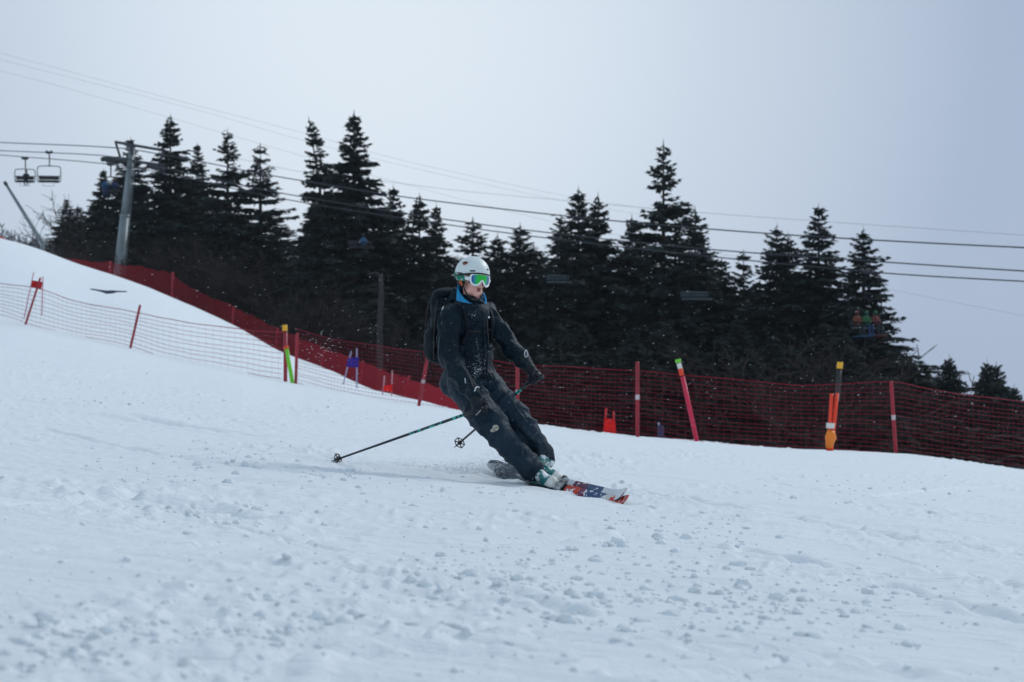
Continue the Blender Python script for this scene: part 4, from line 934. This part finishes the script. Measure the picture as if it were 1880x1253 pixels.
MB().tube(catmull([P(966, 643, 13.84), P(963, 649, 13.82), P(965, 656, 13.82), P(969, 652, 13.83)], 5, True), .0035, 6, close=True).build('wrist_loop', GREYR, gL)
# --- ski poles: held things
TEAL = mat('pole_shaft', (.012, .016, .022), .35, col2=(.01, .45, .38), scale=34, lo=.50, hi=.53, detail=1)
SHAFT = mat('dark_shaft', (.012, .016, .024), .35)
def pole(gr, tip, label):
    e = thing('ski_pole', tip, label, 'ski pole', 'ski poles'); ax = (gr - tip).normalized(); ln = (gr - tip).length
    MB().tube([tip + ax * .07, tip + ax * (ln * .55)], [.0076, .0098], 12).build('lower_shaft', SHAFT, e)
    MB().tube([tip + ax * (ln * .55), gr - ax * .10], [.0102, .0114], 12).build('upper_shaft', TEAL, e)
    b = MB(); b.tube([gr - ax * .14, gr - ax * .09, gr - ax * .05, gr, gr + ax * .05, gr + ax * .065], [.011, .015, .0175, .0165, .019, .017], 12); b.build('grip', BL, e)
    MB().tube([tip, tip + ax * .03, tip + ax * .075], [.0025, .005, .008], 8).build('tip', STEEL, e)
    c = tip + ax * .085; u = ax.orthogonal().normalized(); v = ax.cross(u); R = .044
    ring = [c + (u * math.cos(k * math.pi / 3) + v * math.sin(k * math.pi / 3)) * R for k in range(6)]
    b = MB(); b.tube([q.lerp(ring[(i + 1) % 6], s) for i, q in enumerate(ring) for s in (0, .5)], .0042, 6, close=True)
    for q in ring: b.tube([c, q], [.0065, .0035], 6)
    b.tube([c - ax * .012, c + ax * .02], .012, 10); b.build('basket', BL, e)
    return e
pole(grR, tipR, 'dark ski pole with teal marks stretched back to touch the snow'); pole(grL, tipL, 'dark ski pole in the far hand, its star basket lifted behind the legs')
# --- backpack
PACK = frost_cloth('pack_fabric', (.003, .004, .0055), (.008, .0095, .012), rough=.6)
bp_ = thing('backpack', P(820, 605, 14.2), 'black backpack dusted with snow on the back of the skier', 'backpack')
pc = P(821, 604, 14.15); tilt = Matrix.Rotation(.10, 3, 'Y'); PX = Matrix((LF, FW, UP)).transposed()
b = MB(); b.box(pc, (.26, .15, .44), PX, .06, 3); b.ell(pc + UP * .20 - FW * .005, (.14, .08, .09), PX); b.box(pc - FW * .085 - UP * .06, (.22, .07, .27), PX, .03, 3); b.ell(pc - UP * .2, (.16, .10, .08), PX)
for q in (-1, 1): b.ell(pc + LF * q * .15 - UP * .11, (.035, .07, .12), PX)
me = unify(b, 'pack_body', .010, 3); displace(me, lambda c, n: .010 * mnoise.noise(c * 12) + .005 * mnoise.noise(c * 30)); me_pack = link_mesh('pack_body', me, PACK, bp_).data
WEB = mat('webbing', (.008, .008, .010), .7)
b = MB(); b.ell(HC - FW * .13 + UP * .02, (.12, .06, .085), PX); b.ell(HC - FW * .15 - UP * .05, (.14, .06, .08), PX); me = unify(b, 'hood', .009, 3); displace(me, jfolds); link_mesh('hood', me, JACK, sk)
b = MB(); b.ell(pc + UP * .26 + FW * .01, (.13, .085, .045), PX); b.build('top_flap', PACK, bp_)
for q in (-1, 1):
    pts = [(840, 556), (846, 563), (853, 575), (857, 592), (856, 612), (848, 632)] if q < 0 else [(886, 560), (897, 570), (902, 588), (903, 612), (900, 630)]
    hp = [hit(x, y, .008, JT) for x, y in pts]; hp = [a[0] for a in hp if a]
    start = pc + UP * .15 + LF * q * .09 + FW * .06
    MB().tube(catmull([start, start.lerp(hp[0], .5) + UP * .015] + hp, 5), .016, 8).build('shoulder_strap', PACK, bp_)
MB().tube(catmull([a[0] for a in (hit(x, y, .006, JT) for x, y in ((857, 606), (875, 610), (892, 608), (902, 604))) if a], 4), .008, 6).build('chest_strap', WEB, bp_)
PBV = BVHTree.FromPolygons([v.co + OFF['backpack'] for v in me_pack.vertices], [p.vertices[:] for p in me_pack.polygons])
STR = mat('pack_strap', (.016, .018, .022), .5)
for ln in ([(803, 552), (799, 590), (796, 630), (797, 660)], [(816, 556), (811, 590), (808, 630), (809, 655)]): trim('compression_strap', ln, .006, STR, bp_, (PBV,), .003)
trim('pack_zip', [(790, 585), (800, 570), (812, 566), (822, 570)], .004, STR, bp_, (PBV,), .002); trim('strap_buckle', [(797, 628), (797, 638)], .010, BL, bp_, (PBV,), .006)
for x0 in (-.09, .0, .09): MB().tube(catmull([pc + LF * x0 - FW * .12 + UP * .2, pc + LF * x0 - FW * .155 - UP * .0, pc + LF * x0 - FW * .12 - UP * .24], 5), .008, 6).build('compression_strap', WEB, bp_)
MB().tube(catmull([pc - UP * .2 - LF * .12, pc - UP * .27 - LF * .15, pc - UP * .33 - LF * .12, pc - UP * .36 - LF * .13], 4), .006, 6).build('dangling_strap', WEB, bp_)
MB().tube(catmull([pc - UP * .12 - LF * .16 - FW * .05, pc - UP * .19 - LF * .19 - FW * .06, pc - UP * .25 - LF * .16 - FW * .05], 4), .006, 6).build('dangling_strap', WEB, bp_)
trim('strap_tag', [(813, 569), (815, 565)], .005, mat('white_tag', (.7, .72, .72), .5), bp_, JT, .006)
# --- boots
BOOT = mat('boot_shell', (.012, .17, .17), .4, col2=(.75, .78, .80), scale=16, lo=.50, hi=.56); TOE = mat('boot_toe', (.62, .60, .52), .5, col2=(.75, .76, .74), scale=20)
WW = NN.cross(SK); BX = Matrix((WW, SK, NN)).transposed()
BINDM = mat('binding_plastic', (.45, .46, .47), .5, col2=(.03, .03, .035), scale=25)
def boot(an, sole):
    e = thing('boot', ROOT, None, None); e.parent = sk; e.location = (0, 0, 0); OFF[e.name] = ROOT.copy()
    q = lambda w, s, n: sole + WW * w + SK * s + NN * n
    b = MB(); b.ell(q(0, -.07, .055), (.046, .07, .052), BX); b.ell(q(0, .06, .05), (.050, .11, .05), BX); b.limb([q(0, -.05, .06), q(0, -.02, .14), an.lerp(q(0, 0, .26), .5), an + NN * .05], [.055, .060, .064, .060]); b.ell(q(0, .03, .10), (.045, .08, .05), BX); b.ell(an, .063)
    me = unify(b, 'shell', .008, 2); link_mesh('shell', me, BOOT, e)
    b = MB(); b.ell(q(0, .125, .045), (.047, .055, .042), BX); b.box(q(0, .175, .018), (.07, .035, .03), BX, .008); me = unify(b, 'toe_cap', .006, 1); link_mesh('toe_cap', me, TOE, e)
    for k, (s, n) in enumerate(((.07, .088), (.02, .125), (-.0, .17), (-.01, .21))):
        b = MB(); c = q(0, s, n); b.tube([c + WW * (.056 * math.cos(t)) + (NN * .8 + SK * .6) * (.030 * math.sin(t)) for t in [math.pi * j / 8 for j in range(9)]], .0045, 6); b.box(c - WW * .056, (.012, .03, .012), BX, .003); b.build('buckle', STEEL, e)
    b = MB(); b.box(q(0, .205, .022), (.075, .05, .04), BX, .01); b.build('toe_binding', BINDM, e); b = MB(); b.box(q(0, -.165, .03), (.075, .06, .06), BX, .012); b.tube([q(-.03, -.185, .05), q(-.03, -.27, .08)], .008, 6); b.build('heel_binding', BINDM, e)
# mat('binding_plastic', (.45, .46, .47), .5, col2=(.03, .03, .035), scale=25) if 'binding_plastic' not in bpy.data.materials else bpy.data.materials['binding_plastic'], e)
boot(anR, CN + NN * .022); boot(anL, CF + SK * .14 + NN * .022)
# --- skis: local x across, y along, z up
def ski_mesh(name, topm, tail, tip, zs=1.):
    ks = np.linspace(-tail, tip, 60); T_ = []; B_ = []; b = MB(); rows = []
    for y in ks:
        f = (y + tail) / (tip + tail); w = .038 + (.012 if f < .45 else .018) * abs(f - .45) ** 1.6 * 3.2
        if f > .93: w *= math.sqrt(max(.02, 1 - ((f - .93) / .07) ** 2 * .97))
        if f < .03: w *= .55 + .45 * f / .03
        z = .10 * max(0, (f - .84) / .16) ** 1.8 + .02 * max(0, (.07 - f) / .07) ** 2; h_ = .016 * (1 - abs(f - .5)) + .003
        rows.append([Vector((-w, y, z)), Vector((-w, y, z + h_ * .5)), Vector((-w * .93, y, z + h_)), Vector((0, y, z + h_ * 1.15)), Vector((w * .93, y, z + h_)), Vector((w, y, z + h_ * .5)), Vector((w, y, z))])
    V_ = b.grid([list(r) for r in rows], True); b.bm.faces.new(V_[0][::-1]); b.bm.faces.new(V_[-1])
    me = b.mesh(name); me.materials.append(topm[0]); me.materials.append(topm[1])
    for p in me.polygons: p.material_index = 0 if abs(p.normal.x) < .75 and p.normal.z > -.3 else 1; p.use_smooth = False
    return me
def graphic(name, stops, speck):
    m = bpy.data.materials.new(name); m.use_nodes = True; t = m.node_tree; b = t.nodes['Principled BSDF']; b.inputs['Roughness'].default_value = .35
    tc = t.nodes.new('ShaderNodeTexCoord'); sx = t.nodes.new('ShaderNodeSeparateXYZ'); t.links.new(tc.outputs['Object'], sx.inputs[0])
    n0 = t.nodes.new('ShaderNodeTexNoise'); n0.inputs['Scale'].default_value = 9; t.links.new(tc.outputs['Object'], n0.inputs['Vector'])
    wob = t.nodes.new('ShaderNodeMath'); wob.operation = 'MULTIPLY_ADD'; wob.inputs[1].default_value = .05; t.links.new(n0.outputs['Fac'], wob.inputs[0]); t.links.new(sx.outputs['Y'], wob.inputs[2])
    mr = t.nodes.new('ShaderNodeMapRange'); mr.inputs['From Min'].default_value = -.8; mr.inputs['From Max'].default_value = 1.05; t.links.new(wob.outputs['Value'], mr.inputs['Value'])
    r = t.nodes.new('ShaderNodeValToRGB'); r.color_ramp.interpolation = 'CONSTANT'; e0 = r.color_ramp.elements
    for k, (p, c) in enumerate(stops):
        p = (p + .8) / 1.85
        if k < 2: e0[k].position = p; e0[k].color = (*c, 1)
        else: e = e0.new(p); e.color = (*c, 1)
    t.links.new(mr.outputs['Result'], r.inputs['Fac'])
    n = t.nodes.new('ShaderNodeTexNoise'); n.inputs['Scale'].default_value = 34; n.inputs['Detail'].default_value = 2; t.links.new(tc.outputs['Object'], n.inputs['Vector'])
    q = t.nodes.new('ShaderNodeMapRange'); q.inputs['From Min'].default_value = speck; q.inputs['From Max'].default_value = speck + .03; fr = t.nodes.new('ShaderNodeMapRange'); fr.inputs['From Min'].default_value = .0; fr.inputs['From Max'].default_value = .3; fr.inputs['To Min'].default_value = -.14; fr.inputs['To Max'].default_value = 0; t.links.new(sx.outputs['Y'], fr.inputs['Value']); sm = t.nodes.new('ShaderNodeMath'); t.links.new(n.outputs['Fac'], sm.inputs[0]); t.links.new(fr.outputs['Result'], sm.inputs[1]); t.links.new(sm.outputs['Value'], q.inputs['Value'])
    mx = t.nodes.new('ShaderNodeMix'); mx.data_type = 'RGBA'; mx.inputs['B'].default_value = (.75, .78, .8, 1); t.links.new(q.outputs['Result'], mx.inputs['Factor']); t.links.new(r.outputs['Color'], mx.inputs['A']); t.links.new(mx.outputs['Result'], b.inputs['Base Color'])
    return m
BASE = mat('ski_base', (.02, .02, .024), .4)
NEARG = graphic('near_ski_graphic', [(-.8, (.03, .05, .07)), (.24, (.012, .012, .014)), (.27, (.62, .08, .05)), (.44, (.22, .05, .10)), (.52, (.05, .09, .20)), (.73, (.01, .01, .012)), (.745, (.65, .62, .6)), (.80, (.6, .05, .03))], .57)
FARG = graphic('far_ski_graphic', [(-.8, (.03, .05, .07)), (.2, (.02, .02, .03)), (.24, (.70, .72, .74)), (.46, (.16, .05, .09)), (.62, (.05, .09, .20)), (.80, (.68, .70, .72))], .62)
def ski(c, m, tail, tip, label):
    o = bpy.data.objects.new('ski', ski_mesh('ski', (m, BASE), tail, tip)); COL.objects.link(o)
    o.matrix_world = Matrix.Translation(c) @ BX.to_4x4(); tag(o, label, 'ski', 'skis of the skier'); return o
ski(CN, NEARG, .66, 1.08, 'near ski with red and blue top sheet, its tip cutting into the snow')
ski(CF, FARG, .68, 1.15, 'far ski with white upturned tip behind the other one')
# --- snow thrown up behind the skis and at the pole tip, and snow falling in the air
FLAKE = mat('snow_flake', (.62, .66, .70), .9)
octa = np.array([(1, 0, 0), (-1, 0, 0), (0, 1, 0), (0, -1, 0), (0, 0, 1), (0, 0, -1)], float)
octf = np.array([(0, 2, 4), (2, 1, 4), (1, 3, 4), (3, 0, 4), (2, 0, 5), (1, 2, 5), (3, 1, 5), (0, 3, 5)])
def flakes(name, pts, sizes, label):
    rg = np.random.default_rng(3); VV = []; FF = []
    for k, (p, s) in enumerate(zip(pts, sizes)):
        q = octa * s * rg.uniform(.6, 1.25, (6, 1)) * np.array([2.0, 1.2, .5]); a = rg.uniform(-.5, .1); q = np.stack([q[:, 0] * math.cos(a) + q[:, 2] * math.sin(a), q[:, 1], -q[:, 0] * math.sin(a) + q[:, 2] * math.cos(a)], 1)
        VV.append(q + p); FF.append(octf + 6 * k)
    tag(mesh_np(name, np.concatenate(VV), np.concatenate(FF), FLAKE), label, kind='stuff')
rg = np.random.default_rng(21); pts = []; sz = []
for _ in range(2200):
    d = rg.uniform(10, 34) if rg.random() < .8 else rg.uniform(12.6, 13.6); px = rg.uniform(-20, 1900); py = rg.uniform(385, 790)
    if d < 9 and rg.random() < .5: continue
    q = P(px, py, d)
    if q.z < gz1(q.x, q.y) + .05: continue
    pts.append(tuple(q)); sz.append((.0015 + min(.0032, rg.exponential(.0011))) * (d / 14) ** .4)
flakes('falling_snow', pts, sz, 'flakes of falling snow in the air')
pts = []; sz = []
for _ in range(5200):      # plume behind the tails
    t = rg.exponential(.40); w = rg.normal() * (.04 + .09 * t); base = CN - SK * .60 + (Vector((-.9, .12, .0)) * t) + Vector((.15, w, 0))
    if t > 1.9: continue
    pts.append((base.x, base.y, gz1(base.x, base.y) + abs(rg.normal()) * (.07 * math.exp(-t * 1.2) + .012))); sz.append(rg.uniform(.0012, .0045))
for _ in range(2600):      # along the edges
    s = rg.uniform(-.7, .98); q = CN + SK * s - WW * (.045 + abs(rg.normal()) * .03); pts.append((q.x + rg.normal() * .03, q.y + rg.normal() * .03, q.z - .005 + abs(rg.normal()) * .014)); sz.append(rg.uniform(.0015, .005))
for _ in range(220):
    q = tipR; pts.append((q.x + .04 + rg.normal() * .035, q.y + rg.normal() * .04, q.z + abs(rg.normal()) * .05)); sz.append(rg.uniform(.001, .0032))
for _ in range(70):        # a few grains flung up over the left slope
    q = P(590 + rg.normal() * 22, 640 + rg.normal() * 16, 14.5); pts.append(tuple(q)); sz.append(rg.uniform(.002, .0055))
flakes('snow_spray', pts, sz, 'spray of snow thrown up by the skis and the pole')

b = MB()
for k in range(12):
    t = k / 11 * 1.7; q = CN - SK * (.68 + .1 * min(1, t)) + Vector((-.9, .12, 0)) * t; q.z = gz1(q.x, q.y) + .01
    b.ell(q, (.17, .16, .125 - .055 * t + .012 * math.sin(k * 2.2)), None, 2)
me = unify(b, 'snow_plume', .02, 2); displace(me, lambda c, n: .035 * mnoise.noise(c * 6)); pl = link_mesh('snow_plume', me, None); tag(pl, 'powder mist hanging behind the skis', kind='stuff')
pm = bpy.data.materials.new('powder_mist'); pm.use_nodes = True; t = pm.node_tree; t.nodes.clear(); o_ = t.nodes.new('ShaderNodeOutputMaterial'); v_ = t.nodes.new('ShaderNodeVolumePrincipled')
v_.inputs['Color'].default_value = (.96, .98, 1, 1); tc = t.nodes.new('ShaderNodeTexCoord'); n = t.nodes.new('ShaderNodeTexNoise'); n.inputs['Scale'].default_value = 7; n.inputs['Detail'].default_value = 3
mr = t.nodes.new('ShaderNodeMapRange'); mr.inputs['From Min'].default_value = .36; mr.inputs['From Max'].default_value = .75; mr.inputs['To Min'].default_value = .0; mr.inputs['To Max'].default_value = 5.
t.links.new(tc.outputs['Object'], n.inputs['Vector']); t.links.new(n.outputs['Fac'], mr.inputs['Value']); t.links.new(mr.outputs['Result'], v_.inputs['Density']); t.links.new(v_.outputs['Volume'], o_.inputs['Volume']); pl.data.materials.append(pm)

# ------------------------------------------------------------------ thin snowy air
hz = MB().box((0, 0, 14), (960, 960, 66)).build('haze', None, None, False); tag(hz, 'thin snowy air', kind='stuff')
hm = bpy.data.materials.new('haze'); hm.use_nodes = True; t = hm.node_tree; t.nodes.clear(); o_ = t.nodes.new('ShaderNodeOutputMaterial'); v_ = t.nodes.new('ShaderNodeVolumePrincipled')
v_.inputs['Color'].default_value = (.85, .92, 1, 1); v_.inputs['Density'].default_value = .00008; t.links.new(v_.outputs['Volume'], o_.inputs['Volume']); hz.data.materials.append(hm)
